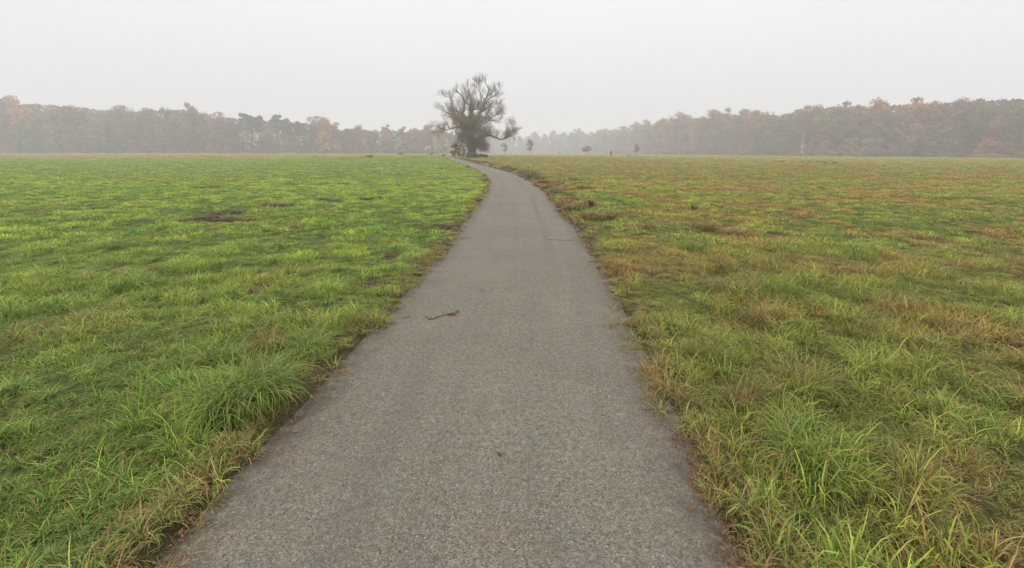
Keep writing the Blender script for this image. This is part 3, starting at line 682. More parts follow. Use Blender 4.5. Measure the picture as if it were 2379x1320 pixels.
# ------------------------------------------------------------------ the great willow
TD = TREE_D; base = np.array([u_of(1096) * TD, TD, 1.75 + TD * slope(361.6)])
SCL = TD / COSP / F * COSP / 5.5 * 1.02    # metres per pixel of the 5.5x enlargement
tx = base[0]; 
def wp(cx_, cy_, dep=0.): return [(cx_ - 745) * SCL * .975, dep, (1150 - cy_) * SCL * .895]
willow = empty('willow_tree', (tx, TD, base[2] - .05), 'huge old half-bare willow standing beside the bend of the path', 'tree')
LIMBS = [  # (points, r0, r1)
 ([wp(745,1160), wp(742,1080,.1), wp(738,980), wp(735,880,.1), wp(738,800)], .95, .62),
 ([wp(738,960,.1), wp(700,870,.5), wp(660,790,.9), wp(640,700,1.1), wp(625,620,1.2), wp(655,520,1.0), wp(650,400,.6), wp(600,320,.2), wp(560,260)], .45, .08),
 ([wp(738,840), wp(730,720,-.3), wp(735,600,-.6), wp(740,500,-.9), wp(742,430,-.9)], .5, .10),
 ([wp(745,850), wp(775,740,.2), wp(800,650,.5), wp(855,585,.8), wp(905,520,1.0), wp(910,450,1.2), wp(925,380,1.2), wp(960,270,1.0), wp(925,190,.7), wp(930,120,.6)], .5, .05),
 ([wp(912,440,1.2), wp(960,400,.9), wp(1020,360,.5), wp(1075,310,.2), wp(1130,270)], .16, .04),
 ([wp(905,520,1.0), wp(870,400,.6), wp(860,300,.4), wp(840,220,.2), wp(850,170,.1)], .17, .04),
 ([wp(880,560,.8), wp(930,510,1.4), wp(990,490,1.8), wp(1080,500,2.2), wp(1090,420,2.4)], .2, .04),
 ([wp(800,660,.3), wp(880,640,-.6), wp(960,660,-1.2), wp(1040,620,-1.8), wp(1110,605,-2.0), wp(1185,600,-2.1)], .24, .04),
 ([wp(760,940), wp(820,920,-.5), wp(900,895,-1.0), wp(990,880,-1.4), wp(1060,905,-1.6), wp(1110,930,-1.7), wp(1170,910,-1.7), wp(1220,850,-1.6), wp(1290,800,-1.3), wp(1385,780,-1.0)], .42, .05),
 ([wp(1150,920,-1.7), wp(1220,880,-2.4), wp(1270,900,-2.9), wp(1300,960,-3.1)], .13, .03),
 ([wp(1180,905,-1.7), wp(1200,830,-.9), wp(1250,770,-.4), wp(1240,710,-.1)], .13, .03),
 ([wp(720,900), wp(670,830,-.6), wp(600,770,-1.1), wp(520,780,-1.6), wp(430,810,-1.9), wp(340,770,-2.0), wp(260,745,-1.9)], .30, .04),
 ([wp(430,810,-1.9), wp(400,850,-2.4), wp(370,830,-2.8), wp(300,810,-3.0)], .09, .03),
 ([wp(690,790,.3), wp(640,700,-.3), wp(560,640,-.9), wp(480,590,-1.5), wp(420,560,-1.8), wp(370,545,-2.0)], .26, .05),
 ([wp(700,680,-.2), wp(660,620,-1.2), wp(600,575,-1.9), wp(540,560,-2.3), wp(480,580,-2.5), wp(430,620,-2.5)], .2, .04),
 ([wp(525,590,-2.3), wp(520,500,-2.2), wp(510,400,-2.0), wp(440,380,-1.8), wp(410,340,-1.8)], .14, .035),
 ([wp(655,480,1.0), wp(700,380,.4), wp(720,300,0), wp(690,220,-.3)], .16, .035),
 ([wp(740,480,-.9), wp(680,470,-1.4), wp(620,480,-1.9), wp(560,430,-2.1)], .13, .03),
 ([wp(735,620,-.5), wp(790,530,-1.3), wp(840,540,-2.0), wp(830,420,-2.5), wp(800,300,-2.7)], .2, .035),
 ([wp(760,800,.5), wp(800,760,1.8), wp(900,700,3.2), wp(1000,660,4.2), wp(1120,690,4.8)], .28, .04),
 ([wp(730,800,.5), wp(680,720,2.0), wp(560,680,3.4), wp(450,640,4.2)], .28, .04),
 ([wp(745,780,.3), wp(760,600,2.0), wp(740,450,3.2), wp(760,330,3.8)], .28, .04),
 ([wp(750,820,-.4), wp(790,740,-2.0), wp(880,700,-3.6), wp(960,620,-4.6), wp(1000,540,-5.0)], .26, .04),
 ([wp(730,860,-.4), wp(690,780,-2.0), wp(600,690,-3.8), wp(520,640,-4.6)], .26, .04),
 ([wp(745,1000,.3), wp(800,990,1.2), wp(860,1000,1.8), wp(910,1060,2.0)], .2, .05),
 ([wp(735,1000,-.3), wp(680,960,-1.0), wp(640,960,-1.4), wp(610,1020,-1.6)], .18, .05),
]
rw = np.random.default_rng(77); LP = []; LR = []
for k, (pts, r0, r1) in enumerate(LIMBS):
    P, R = tube1(pts, r0, r1, K=16)
    if k > 0: P[1:-1] += rw.normal(0, .07, (14, 3))
    if k == 0: R = np.interp(np.linspace(0, 1, 16), [0, .12, .3, 1], [1.15, .82, .72, .6])
    LP.append(P); LR.append(R)
LP = np.array(LP); LR = np.array(LR)
V, Fq = tubes(LP[:1], LR[:1], 14)
ang = np.arctan2(V[:, 1] - LP[0][np.repeat(np.arange(16), 14), 1], V[:, 0] - LP[0][np.repeat(np.arange(16), 14), 0])
rad_ = 1 + .10 * np.sin(5 * ang + V[:, 2]) * np.clip(1.6 - V[:, 2], .3, 1.6)
cen = LP[0][np.repeat(np.arange(16), 14)]; V = cen + (V - cen) * rad_[:, None]
add('trunk', mesh_np('willow_trunk', V, Fq, None, True), m_bark, willow)
LR[1:] *= .68
V, Fq = tubes(LP[1:], LR[1:], 8); add('limbs', mesh_np('willow_limbs', V, Fq, None, True), m_limb, willow)
cc = (0, 0, 4.5)
A1, B1 = grow(LP[1:], LR[1:], 20, (.06, .93), (1.1, 3.0), (.5, 1.3), .30, rw, 8, .42, .17, cc, .30, .45)
B1 = np.clip(B1, .011, .05)
A2, B2 = grow(A1, B1, 10, (.10, .98), (.6, 1.6), (.5, 1.1), .34, rw, 5, .55, .14, cc, .15, .65); B2 = np.clip(B2, .0065, .02)
A3, B3 = grow(A2, B2, 9, (.05, .98), (.35, .95), (.35, .9), .28, rw, 4, .6, .14, cc, .15); B3 = np.clip(B3, .0042, .0065)
def tw_attr(P, K, s):  # per twig random, more russet in the low crown
    n = len(P); z = P[:, 0, 2]; a = np.ones((n, K, s, 4)); a[..., 0] = rw.uniform(0, 1, n)[:, None, None]
    a[..., 1] = np.clip(rw.uniform(0, 1, n) * .75 + .35 * (np.abs(P[:, 0, 0]) > 2.5) * (z < 7.5), 0, 1)[:, None, None]; return a.reshape(-1, 4)
v1, f1 = tubes(A1, B1, 4); v2, f2 = tubes(A2, B2, 3); v3, f3 = tubes(A3, B3, 3)
V, Fq = join([(v1, f1), (v2, f2), (v3, f3)])
at_ = np.concatenate([tw_attr(A1, 8, 4), tw_attr(A2, 5, 3), tw_attr(A3, 4, 3)])
add('twigs', mesh_np('willow_twigs', V, Fq, {'leaf': ('FLOAT_COLOR', at_)}), m_twig, willow)
# leaves still hanging, thick in the low crown and thin at the top
E = A3[:, 1:].reshape(-1, 3); z = E[:, 2]; xx = E[:, 0]
pk = np.interp(z, [0, 2, 4.5, 6.5, 8.5, 11, 15], [.6, .6, .40, .24, .08, .03, .01]) * np.where(np.abs(xx) > 5.0, .22, 1)
pk *= .5 + .8 * sst(.4, .6, fbm(xx / 1.1, z / 1.1 + E[:, 1], 501, 2))
E = E[rw.uniform(0, 1, len(E)) < pk]; E = np.repeat(E, 1, 0) + rw.normal(0, .10, (len(E), 3))
# shoots sprouting all over the bole and the low limbs
n = 13000; hz = 1.0 + 6.4 * rw.beta(1.9, 1.7, n); th = rw.uniform(0, 6.283, n); wz = np.interp(hz, [1, 1.8, 3, 4, 5.2, 6.4, 7.4], [.9, 1.5, 2.1, 3.0, 3.9, 3.8, 2.4])
rr = wz * rw.uniform(.02, 1, n) ** .7; Sx = np.stack([rr * np.cos(th) + .25 * (hz < 3), rr * np.sin(th), hz], 1)
Sx = Sx[fbm(Sx[:, 0] / .8 + Sx[:, 1] * .6, Sx[:, 2] / .8 + Sx[:, 1] * .5, 511, 3) > .47 + .05 * (hz > 5)]
n2_ = 1800; n2_ = 1100; D2 = rw.normal(0, 1, (n2_, 3)) * [.62, .7, .62] + [2.15, .8, 1.75]; D2 = D2[D2[:, 2] > .7]
n3_ = 2600; D3 = rw.normal(0, 1, (n3_, 3)) * [1.5, 1.5, .65] + [2.2, -1.2, 4.4]
D3 = D3[rw.uniform(0, 1, len(D3)) < .6]; C = np.concatenate([E, Sx, D2, D3]); print('willow leaves', len(C), 'twigs', len(A3))
V, Fq, a_ = leaf_quads(C, .085, rw)
a_[:, 1] = np.clip(a_[:, 1] * .8 + .3 * np.repeat((np.abs(C[:, 0]) > 2.6) & (C[:, 2] < 7.8), 4), 0, 1)
add('leaves', mesh_np('willow_leaves', V, Fq, {'leaf': ('FLOAT_COLOR', a_)}), m_wleaf, willow)
# fine shoots in those masses
b = C[rw.integers(len(E), len(C), 6000)]; d = unit(rw.normal(0, .5, (6000, 3)) + [0, 0, .6])
Pq = b[:, None] + d[:, None] * (np.linspace(-.5, .5, 3)[None, :, None] * rw.uniform(.5, 1.1, (6000, 1, 1)))
V, Fq = tubes(Pq, np.full((6000, 3), .008), 3); a_ = np.ones((len(V), 4)) * .4
add('shoots', mesh_np('willow_shoots', V, Fq, {'leaf': ('FLOAT_COLOR', a_)}), m_twig, willow)

# ------------------------------------------------------------------ bushes and small trees
def blob_points(blobs, n, rng, shell=.45, ns=1.0, cut=.38, seed=0):
    w = np.array([b[3] ** 2 for b in blobs]); k = rng.choice(len(blobs), n, p=w / w.sum()); B = np.array(blobs)[k]
    d = unit(rng.normal(0, 1, (n, 3))); r = (shell + (1 - shell) * rng.uniform(0, 1, n) ** .6) * B[:, 3]
    C = B[:, :3] + d * r[:, None] * [1, 1, .85]
    f = fbm(C[:, 0] / ns + C[:, 1] * .7, C[:, 2] / ns - C[:, 1] * .5, seed, 2)
    ok = f > cut; return C[ok], f[ok]
def bush(name, px, row, wpx, hpx, col, label, cat, seed, n=900, leaf=.07, stem=True, group=None, narrow=1.0, skirt=0.0, twig=30, dep=None, mat=None):
    rg = np.random.default_rng(seed); p = hit(px, row)
    if dep: p = np.array([u_of(px) * dep, dep, float(terrain(u_of(px) * dep, dep))])
    k = p[1] / F / COSP * COSP; w = wpx * k; h = hpx * k
    root = empty(name, (p[0], p[1], p[2]), label, cat, group)
    zb = h * skirt
    blobs = []
    for j in range(9):
        t_ = rg.uniform(0, 1); wz = math.sin(math.pi * (t_ * .8 + .12)) ** .7 * narrow
        blobs.append([rg.normal(0, .27) * w * wz, rg.normal(0, .27) * w * wz, zb + (h - zb) * (.15 + .72 * t_), w * rg.uniform(.18, .3)])
    C, f = blob_points(blobs, int(n * 1.6), rg, .1, w * .25, .33, seed); C = C[C[:, 2] > .02]; f = f[:len(C)]
    leaf = max(leaf, p[1] * .00085)
    me = leafmesh(name + '_foliage', C, leaf, rg); o = add('crown' if cat == 'tree' else 'foliage', me, mat or m_leaf_obj, root); o.color = col + (1,)
    st = np.array([[[0, 0, -.1], [rg.normal(0, .02) * w, 0, h * .3], [rg.normal(0, .04) * w, 0, h * .6], [rg.normal(0, .05) * w, 0, h * .85]]])
    sr = np.array([[.04, .03, .018, .008]]) * (h / 2.2)
    Bq, Rq = grow(st, sr, twig, (.15 + skirt * .5, 1), (h * .15, h * .38), (.3, .9), .35, rg, 4, .45); Rq = np.clip(Rq, .004, .03)
    Cq, Sq = grow(Bq, Rq, 4, (.2, 1), (h * .08, h * .2), (.3, .8), .2, rg, 3, .6); Sq = np.clip(Sq, .004, .02)
    V, Fq = join([tubes(st, sr, 6), tubes(Bq, Rq, 4), tubes(Cq, Sq, 3)])
    add('trunk' if cat == 'tree' else 'stems', mesh_np(name + '_stems', V, Fq), m_bark2, root); return root
B_ = bush
B_('shrub', 1096, 367.5, 34, 9, (.10, .115, .035), 'low green shrub at the foot of the huge willow', 'shrub', 21, 2600, .05, mat=m_weedleaf, dep=81)
B_('shrub', 1122, 367.0, 24, 8, (.035, .05, .03), 'dark low shrub right of the willow trunk', 'shrub', 22, 1800, .05, dep=83)
B_('pollard_tree', 1058, 364, 15, 34, (.13, .085, .065), 'small round-headed dark brown tree left of the willow', 'tree', 23, 2200, .06, skirt=.5, dep=80)
B_('shrub', 1054, 364, 17, 14, (.16, .165, .07), 'olive bush beside the path left of the willow', 'shrub', 24, 1500, .06)
B_('shrub', 1066, 365, 12, 15, (.13, .14, .06), 'dull green bush between the olive bush and the willow', 'shrub', 25, 1300, .06)
B_('shrub', 1076, 364.5, 16, 30, (.34, .19, .09), 'tall russet bush against the left side of the willow trunk', 'shrub', 26, 1500, .06, dep=85)
B_('shrub', 1030, 364.5, 9, 5, (.10, .09, .045), 'small tuft of scrub at the path where it leaves the view', 'shrub', 27, 300, .05)
B_('shrub', 1003, 362, 9, 7, (.10, .105, .05), 'little grey-green bush beside the signpost', 'shrub', 28, 350, .05)
B_('shrub', 866, 367.5, 20, 5, (.13, .14, .05), 'low dark clump alone in the far left meadow', 'shrub', 29, 700, .05)
B_('shrub', 931, 360.5, 10, 4, (.06, .055, .035), 'tiny dark bush at the far side of the left meadow', 'shrub', 30, 300, .07)
B_('young_tree', 1232, 361, 19, 36, (.27, .23, .13), 'thin young tree with upright bare twigs right of the willow', 'tree', 31, 2200, .08, twig=60, skirt=.1)
B_('young_tree', 1174, 359.2, 18, 30, (.26, .23, .19), 'faint small tree just right of the willow in the fog', 'tree', 32, 700, .12, skirt=.2, dep=230)
B_('young_tree', 1364, 362, 20, 21, (.30, .22, .16), 'small round-crowned bare tree standing alone in the right meadow', 'tree', 33, 2600, .08, twig=60, skirt=.5)
B_('young_tree', 1479, 362.5, 13, 27, (.34, .18, .05), 'narrow orange-leaved young tree in the right meadow', 'tree', 34, 1100, .09, skirt=.3, narrow=.8)
B_('young_tree', 1419, 364, 9, 13, (.15, .13, .08), 'very small leafless sapling between the round and orange trees', 'tree', 35, 160, .06, skirt=.2)
B_('shrub', 1300, 358.6, 7, 3.2, (.06, .055, .045), 'low dark bush far out behind the right meadow', 'shrub', 36, 300, .12)
B_('shrub', 1460, 362.6, 8, 2.4, (.08, .06, .04), 'flat brown clump left of the orange young tree', 'shrub', 37, 300, .08)
# weeds along the bend of the path
for k, (px, row, w_, h_, c_, lb) in enumerate([
    (1236, 415, 26, 26, (.10, .10, .035), 'tall dark weed clump with brown heads on the outer bend'), (1215, 405, 22, 16, (.08, .13, .03), 'green leafy weed just before the tall dark clump'),
    (1180, 392, 20, 12, (.09, .13, .03), 'bright green weed at the outer bend nearer the willow'), (1150, 385, 24, 9, (.13, .12, .04), 'olive weeds on the verge towards the willow'),
    (1125, 380, 20, 8, (.22, .11, .05), 'russet weeds on the verge below the willow'), (1262, 428, 26, 18, (.11, .09, .04), 'brown weed clump on the outer side of the bend'),
    (1272, 440, 22, 20, (.26, .11, .045), 'rust-red dock plant at the right path edge'), (1290, 447, 30, 16, (.15, .12, .05), 'withered brown weeds behind the rust-red dock'),
    (1330, 420, 24, 12, (.12, .13, .05), 'grey-green thistle clump in the right meadow'), (1245, 432, 16, 7, (.04, .08, .025), 'small dark green weed at the right path edge'),
    (1120, 420, 16, 8, (.16, .12, .05), 'brown weeds on the inner left side of the bend'), (1085, 391, 10, 8, (.07, .07, .035), 'small grey-green weed at the left path edge near the willow')]):
    pw = hit(px, row); kk = pw[1] / F
    mw = tussock_mat('weed_%02d' % k, tuple(v * .7 for v in c_), tuple(v * 1.9 for v in c_), .2)
    tussock(px, row, w_ * kk * .42, h_ * kk * .9, 320, .008 + .0003 * pw[1], 1.6, mw, lb, 60 + k, 'weeds on the verges of the path', 'weed', .9)['category'] = 'weed'
# rush tufts in a line on the right
for k, (px, row, w_) in enumerate([(1800, 377.5, 9), (1815, 377, 12), (1840, 378, 7), (1862, 378, 11), (1880, 379, 8), (1900, 379, 10), (1915, 380, 7), (1940, 381, 9)]):
    tussock(px, row, w_ * .03, .32, 130, .03, 1.2, m_tus_d, 'dark rush tuft in the line crossing the far right meadow', 500 + k, 'dark rush tufts in a line on the right meadow', 'rush_tuft')

rb = np.random.default_rng(909); nb = 0
m_band = [tussock_mat('verge_weed_%d' % j, a_, b_, d_) for j, (a_, b_, d_) in enumerate([((.07, .09, .025), (.20, .22, .05), .3), ((.10, .09, .035), (.28, .20, .07), .5), ((.16, .07, .03), (.34, .17, .06), .5), ((.05, .09, .03), (.12, .20, .06), .2)])]
for yb in np.exp(rb.uniform(math.log(11), math.log(80), 64)):
    xb = float(edges(np.array([yb]))[1][0]) + abs(rb.normal(0, .5)) + .25
    j = rb.integers(4); rad = rb.uniform(.12, .35); me = tuft_mesh('verge_weed', 200, rad, rb.uniform(.12, .30) * (1.6 if yb > 25 else 1), .012 + .0003 * yb, 1.7, rb, 6, .9)
    o = add('weed', me, m_band[j], None, (xb, yb, float(ground_z(np.array([xb]), np.array([yb]))[0]))); nb += 1
    tag(o, 'rough %s weed tuft on the right verge of the path' % ['olive', 'straw brown', 'rusty', 'dull green'][j], 'weed', 'rough %s weeds along the right verge' % ['olive', 'straw brown', 'rusty', 'dull green'][j])

# dead thistles: dark stems with seed heads
m_thistle = plain('dead_thistle', (.055, .038, .028), .9, .1, 40, .4)
def thistle(px, row, hpx, nst, label, seed):
    rg = np.random.default_rng(seed); p = hit(px, row); k = p[1] / F; h = hpx * k
    root = empty('thistle', (p[0], p[1], float(ground_z(p[:1], p[1:2])[0])), label, 'thistle', 'dead thistles in the right meadow')
    st = []; 
    for j in range(nst):
        a, b = rg.normal(0, .16 * h, 2), rg.normal(0, .4 * h, 2)
        st.append([[a[0], a[1], -.02], [(a[0] + b[0]) / 2 * .9, (a[1] + b[1]) / 2, h * .45], [b[0] * .9, b[1], h * rg.uniform(.75, 1.05)]])
    st = np.array(st); sr = np.repeat([[.009, .007, .004]], nst, 0)
    Bq, Rq = grow(st, sr, 5, (.4, 1), (h * .12, h * .3), (.3, .8), .3, rg, 3, .7)
    V, Fq = join([tubes(st, sr, 5), tubes(Bq, Rq, 4)]); add('stems', mesh_np('thistle_stems', V, Fq), m_thistle, root)
    tips = np.concatenate([st[:, -1], Bq[:, -1]]); Cc = np.repeat(tips, 5, 0) + rg.normal(0, .012, (len(tips) * 5, 3))
    add('seed_heads', leafmesh('thistle_heads', Cc, .014, rg), m_thistle, root)
thistle(1372, 487, 17, 8, 'dark dead thistle standing behind the dark green weed clump', 81)
thistle(1610, 493, 13, 5, 'small dark dead thistle further out in the right meadow', 82)

# ------------------------------------------------------------------ the wood: prototypes
def build_proto(kind, seed):
    """unit: 1 = tree height; crown and trunk meshes"""
    rg = np.random.default_rng(seed); H = 20.0
    if kind == 'pine':
        st = np.array([[[0, 0, -.5], [.2, .1, 7], [-.1, .1, 13], [.2, 0, 18.5]]]); sr = np.array([[.30, .24, .17, .06]])
        A, R = grow(st, sr, 26, (.55, 1), (1.6, 3.8), (.9, 1.5), .12, rg, 4, .4); R = np.clip(R, .03, .12)
        blobs = [[*A[j, -1], rg.uniform(.8, 1.5)] for j in range(len(A))] + [[0, 0, 18.8, 1.5]]
        C, f = blob_points(blobs, 4200, rg, .2, 1.2, .36, seed); size = .30; tub = [tubes(st, sr, 8), tubes(A, R, 4)]
    elif kind == 'bare':
        st = np.array([[[0, 0, -.5], [.2, .1, 5], [-.1, .1, 11], [.2, 0, 17]]]); sr = np.array([[.33, .24, .16, .06]])
        A, R = grow(st, sr, 26, (.25, 1), (3.5, 7.5), (.4, .9), .35, rg, 5, .5); R = np.clip(R, .04, .15)
        A2_, R2_ = grow(A, R, 9, (.2, 1), (1.5, 3.2), (.4, .9), .3, rg, 4, .5); R2_ = np.clip(R2_, .02, .06)
        A3_, R3_ = grow(A2_, R2_, 6, (.2, 1), (.8, 1.6), (.3, .8), .25, rg, 3, .6); R3_ = np.clip(R3_, .014, .03)
        tub = [tubes(st, sr, 8), tubes(A, R, 4), tubes(A2_, R2_, 3), tubes(A3_, R3_, 3)]
        C = A3_[rg.uniform(0, 1, len(A3_)) < .75, -1] + 0; f = np.full(len(C), .5); size = .26
    elif kind == 'narrow':
        st = np.array([[[0, 0, -.5], [.1, .1, 7], [-.1, .1, 14], [0, 0, 19.5]]]); sr = np.array([[.25, .2, .12, .04]])
        A, R = grow(st, sr, 50, (.12, 1), (1.2, 3.4), (.7, 1.3), .2, rg, 3, .35); R = np.clip(R, .02, .08)
        z = A[:, -1, 2]; blobs = [[*A[j, -1], max(.5, 1.5 * (1 - z[j] / 24))] for j in range(len(A))]
        C, f = blob_points(blobs, 4000, rg, .1, 1.0, .38, seed); size = .28; tub = [tubes(st, sr, 8), tubes(A, R, 3)]
    elif kind == 'shrub':
        st = np.array([[[0, 0, -.5], [.3, .1, 3], [-.2, .1, 8], [.2, 0, 13]]]); sr = np.array([[.3, .2, .12, .05]])
        A, R = grow(st, sr, 26, (0, 1), (4, 9), (.3, 1.0), .35, rg, 4, .4); R = np.clip(R, .05, .12)
        blobs = [[*A[j, -1], rg.uniform(1.6, 3.2)] for j in range(len(A))] + [[rg.normal(0, 5), rg.normal(0, 4), rg.uniform(1, 5), 3.0] for j in range(12)]
        C, f = blob_points(blobs, 3800, rg, .2, 2.2, .34, seed); C = C[C[:, 2] > 0]; f = f[:len(C)]; size = .55; tub = [tubes(st, sr, 6), tubes(A, R, 4)]
    else:
        st = np.array([[[0, 0, -.5], [rg.normal(0, .3), .1, 5], [rg.normal(0, .4), .1, 10], [.2, 0, 15.5]]]); sr = np.array([[.36, .28, .18, .07]])
        A, R = grow(st, sr, 24, (.12, 1), (3.2, 7.0), (.5, 1.1), .30, rg, 5, .45); R = np.clip(R, .05, .16)
        A2_, R2_ = grow(A, R, 5, (.3, 1), (1.2, 2.6), (.4, .9), .25, rg, 3, .5); R2_ = np.clip(R2_, .02, .05)
        blobs = [[*A[j, -1], rg.uniform(1.2, 2.3)] for j in range(len(A))] + [[*A[j, 2], rg.uniform(.9, 1.6)] for j in range(0, len(A), 2)]
        blobs += [[rg.normal(0, 2.8), rg.normal(0, 2.8), rg.uniform(2, 8), rg.uniform(1.3, 2.4)] for j in range(14)]
        C, f = blob_points(blobs, 7500, rg, .25, 1.3, .33 if kind == 'round' else .42, seed)
        E = A2_[:, -1]; C = np.concatenate([C, E + rg.normal(0, .25, E.shape)]); f = np.concatenate([f, np.full(len(E), .5)]); size = .33
        tub = [tubes(st, sr, 8), tubes(A, R, 4), tubes(A2_, R2_, 3)]
    V, Fq = join(tub); top = max(C[:, 2].max(), V[:, 2].max())
    tm = mesh_np(kind + '_trunk', V / top, Fq); tm.materials.append(m_bark2)
    # crown also carries clump-wise colour: f (patchiness) shifts single clumps
    val = np.clip((f - .35) * 2.6 + rg.normal(0, .08, len(f)), 0, 1)
    V, Fq, a_ = leaf_quads(C / top, size / top, rg); cl = fbm(C[:, 0] / 1.8 + 5, C[:, 2] / 1.8 + C[:, 1] / 2, seed + 9, 2)
    a_[:, 0] = np.clip(np.repeat(sst(.3, .7, cl), 4) * .55 + a_[:, 0] * .45, 0, 1)
    cm = mesh_np(kind + '_crown', V, Fq, {'leaf': ('FLOAT_COLOR', a_)}); cm.materials.append(m_leaf_obj)
    return tm, cm
PRO = {k: [build_proto(k, 900 + 13 * i + j) for j in range(n)] for i, (k, n) in enumerate([('round', 5), ('sparse', 3), ('pine', 2), ('bare', 3), ('narrow', 2), ('shrub', 3)])}
NAMES = {'round': 'broadleaf_tree', 'sparse': 'broadleaf_tree', 'pine': 'pine_tree', 'bare': 'bare_tree', 'narrow': 'slender_tree', 'shrub': 'woodland_shrub'}
def place(kind, x, y, h, col, label, group, rg, wscale=1.0, z=None):
    tm, cm = PRO[kind][rg.integers(len(PRO[kind]))]
    z = float(terrain(x, y)) if z is None else z
    r = empty(NAMES[kind], (x, y, z), label, 'shrub' if kind == 'shrub' else 'tree', group, rg.uniform(0, 6.28))
    for nm, me in (('trunk', tm), ('crown', cm)):
        o = bpy.data.objects.new(nm, me); COL.objects.link(o); o.parent = r; o.color = col + (1,)
    s = h; r.scale = (s * wscale, s * wscale, s); return r
def jit(c, rg, a=.18):
    v = 1 + rg.normal(0, a); return tuple(max(.01, x * v * (1 + rg.normal(0, .05))) for x in c)
RU, BR, OR, YE, OL, PG, GB = (.315, .150, .072), (.255, .155, .080), (.47, .25, .085), (.46, .35, .10), (.190, .165, .07), (.035, .058, .040), (.15, .115, .085)
zone_words = {'left': 'in the misty wood behind the left meadow', 'mid': 'in the faintest fogbound wood right of the willow', 'right': 'in the tall wood edging the right meadow'}
kw = {'round': 'leafy', 'sparse': 'thin-crowned', 'pine': 'dark green pine', 'bare': 'bare twiggy', 'narrow': 'slender', 'shrub': 'low'}
def cname(c):
    return {RU: 'russet', BR: 'brown', OR: 'orange', YE: 'yellow', OL: 'olive', PG: 'dark green', GB: 'grey-brown'}[c]
rf = np.random.default_rng(4242)
SPANS = [(300, 'past the left wood end'), (590, 'left of the dark pines'), (725, 'among the dark pines'), (860, 'near the tall tan tree'), (965, 'by the golden trees'), (1030, 'behind the signpost'), (1120, 'close behind the willow'),
 (1240, 'fogged behind the thin young tree'), (1370, 'fogged behind the round-crowned tree'), (1470, 'fogged behind the walker'), (1535, 'fogged behind the orange young tree'), (1585, 'by the two pale orange trees'), (1670, 'near the light orange tree'),
 (1770, 'near the reddish-orange tree'), (1885, 'near the yellow slender tree'), (2000, 'at the right wood end'), (9999, 'past the right wood end')]
def where(px, rw): return rw + ' ' + next(w for e_, w in SPANS if px < e_)
def tree_at(px, dep, hrow, kind, c, zone, special=None, wsc=1.0, hmul=1.0, rowword=''):
    x = u_of(px) * dep; z = float(terrain(x, dep)); h = (1.75 + dep * slope(hrow) - z) * hmul
    if special: lb, gp = special, None
    else:
        noun = 'pine' if kind == 'pine' else ('bush' if kind == 'shrub' else 'tree')
        lb = ('%s %s %s' % (kw[kind], cname(c), noun)) if kind != 'pine' else 'dark green pine'
        gp = (lb + ' ' + zone_words[zone]).replace(noun + ' in', noun + 's in').replace('bushs', 'bushes')
        lb = lb + ' ' + where(px, rowword)
    place(kind, x, dep, max(h, 1.0), jit(c, rf), lb, gp, rf, wsc)
def sky_row(px): return float(np.interp(px, SKYX, SKYY))
cnt = 0
pal = {'left': ([('round', RU, .24), ('round', BR, .24), ('sparse', BR, .14), ('bare', GB, .10), ('round', OL, .12), ('round', OR, .06), ('sparse', RU, .10)]),
       'mid': ([('round', BR, .3), ('round', RU, .25), ('sparse', GB, .2), ('round', OL, .25)]),
       'right': ([('round', BR, .25), ('round', RU, .22), ('sparse', BR, .16), ('bare', GB, .12), ('round', OL, .15), ('sparse', RU, .10)])}
def pickp(zone):
    p = pal[zone]; w = np.array([q[2] for q in p]); k = rf.choice(len(p), p=w / w.sum()); return p[k][0], p[k][1]
rows = [('left', -140, 1075, 7.2, 3, 1.0), ('mid', 1080, 1533, 13, 2, 1.0), ('right', 1536, 2520, 6.6, 3, 1.0)]
for zone, x0, x1, sp_, nrow, hm in rows:
    for rw_ in range(nrow):
        px = x0 + rf.uniform(0, 8)
        while px < x1:
            dep = float(wood_depth(px)) + rw_ * 7 + rf.uniform(-2.0, 3.5)
            kind, c = pickp(zone)
            # the last row makes the skyline, the front rows stay lower
            frac = [.60, .86, 1.0][min(rw_, 2)] if nrow >= 3 else [.8, 1.0][rw_]
            if zone == 'left' and (575 < px < 610 or 605 < px < 725) and rw_ >= 1 and rf.uniform() < .75: kind, c = 'pine', PG
            if zone == 'left' and 870 < px < 1040 and rw_ == 0: kind, c = ('round', OR) if rf.uniform() < .6 else ('sparse', YE)
            sr_ = sky_row(px); br_ = float(np.interp(px, WPX, WROW))
            f_ = frac * rf.uniform(.84, 1.05)
            if kind == 'pine': f_ = max(f_, .97)
            tree_at(px, dep, br_ - (br_ - sr_) * f_, kind, c, zone, None, {'pine': 1.05, 'bare': 1.0}.get(kind, rf.uniform(1.0, 1.35)), 1.0, ['in front', 'mid-row', 'on the skyline'][min(rw_ + (nrow == 2 and rw_ == 1), 2)])
            cnt += 1
            # step along the edge of the wood, whichever way it runs
            dpx = 2.0; d1 = float(wood_depth(px + dpx)); st_len = math.hypot(u_of(px + dpx) * d1 - u_of(px) * float(wood_depth(px)), d1 - float(wood_depth(px)))
            px += dpx * sp_ * rf.uniform(.75, 1.3) / max(st_len, .2)
print('wood trees', cnt)
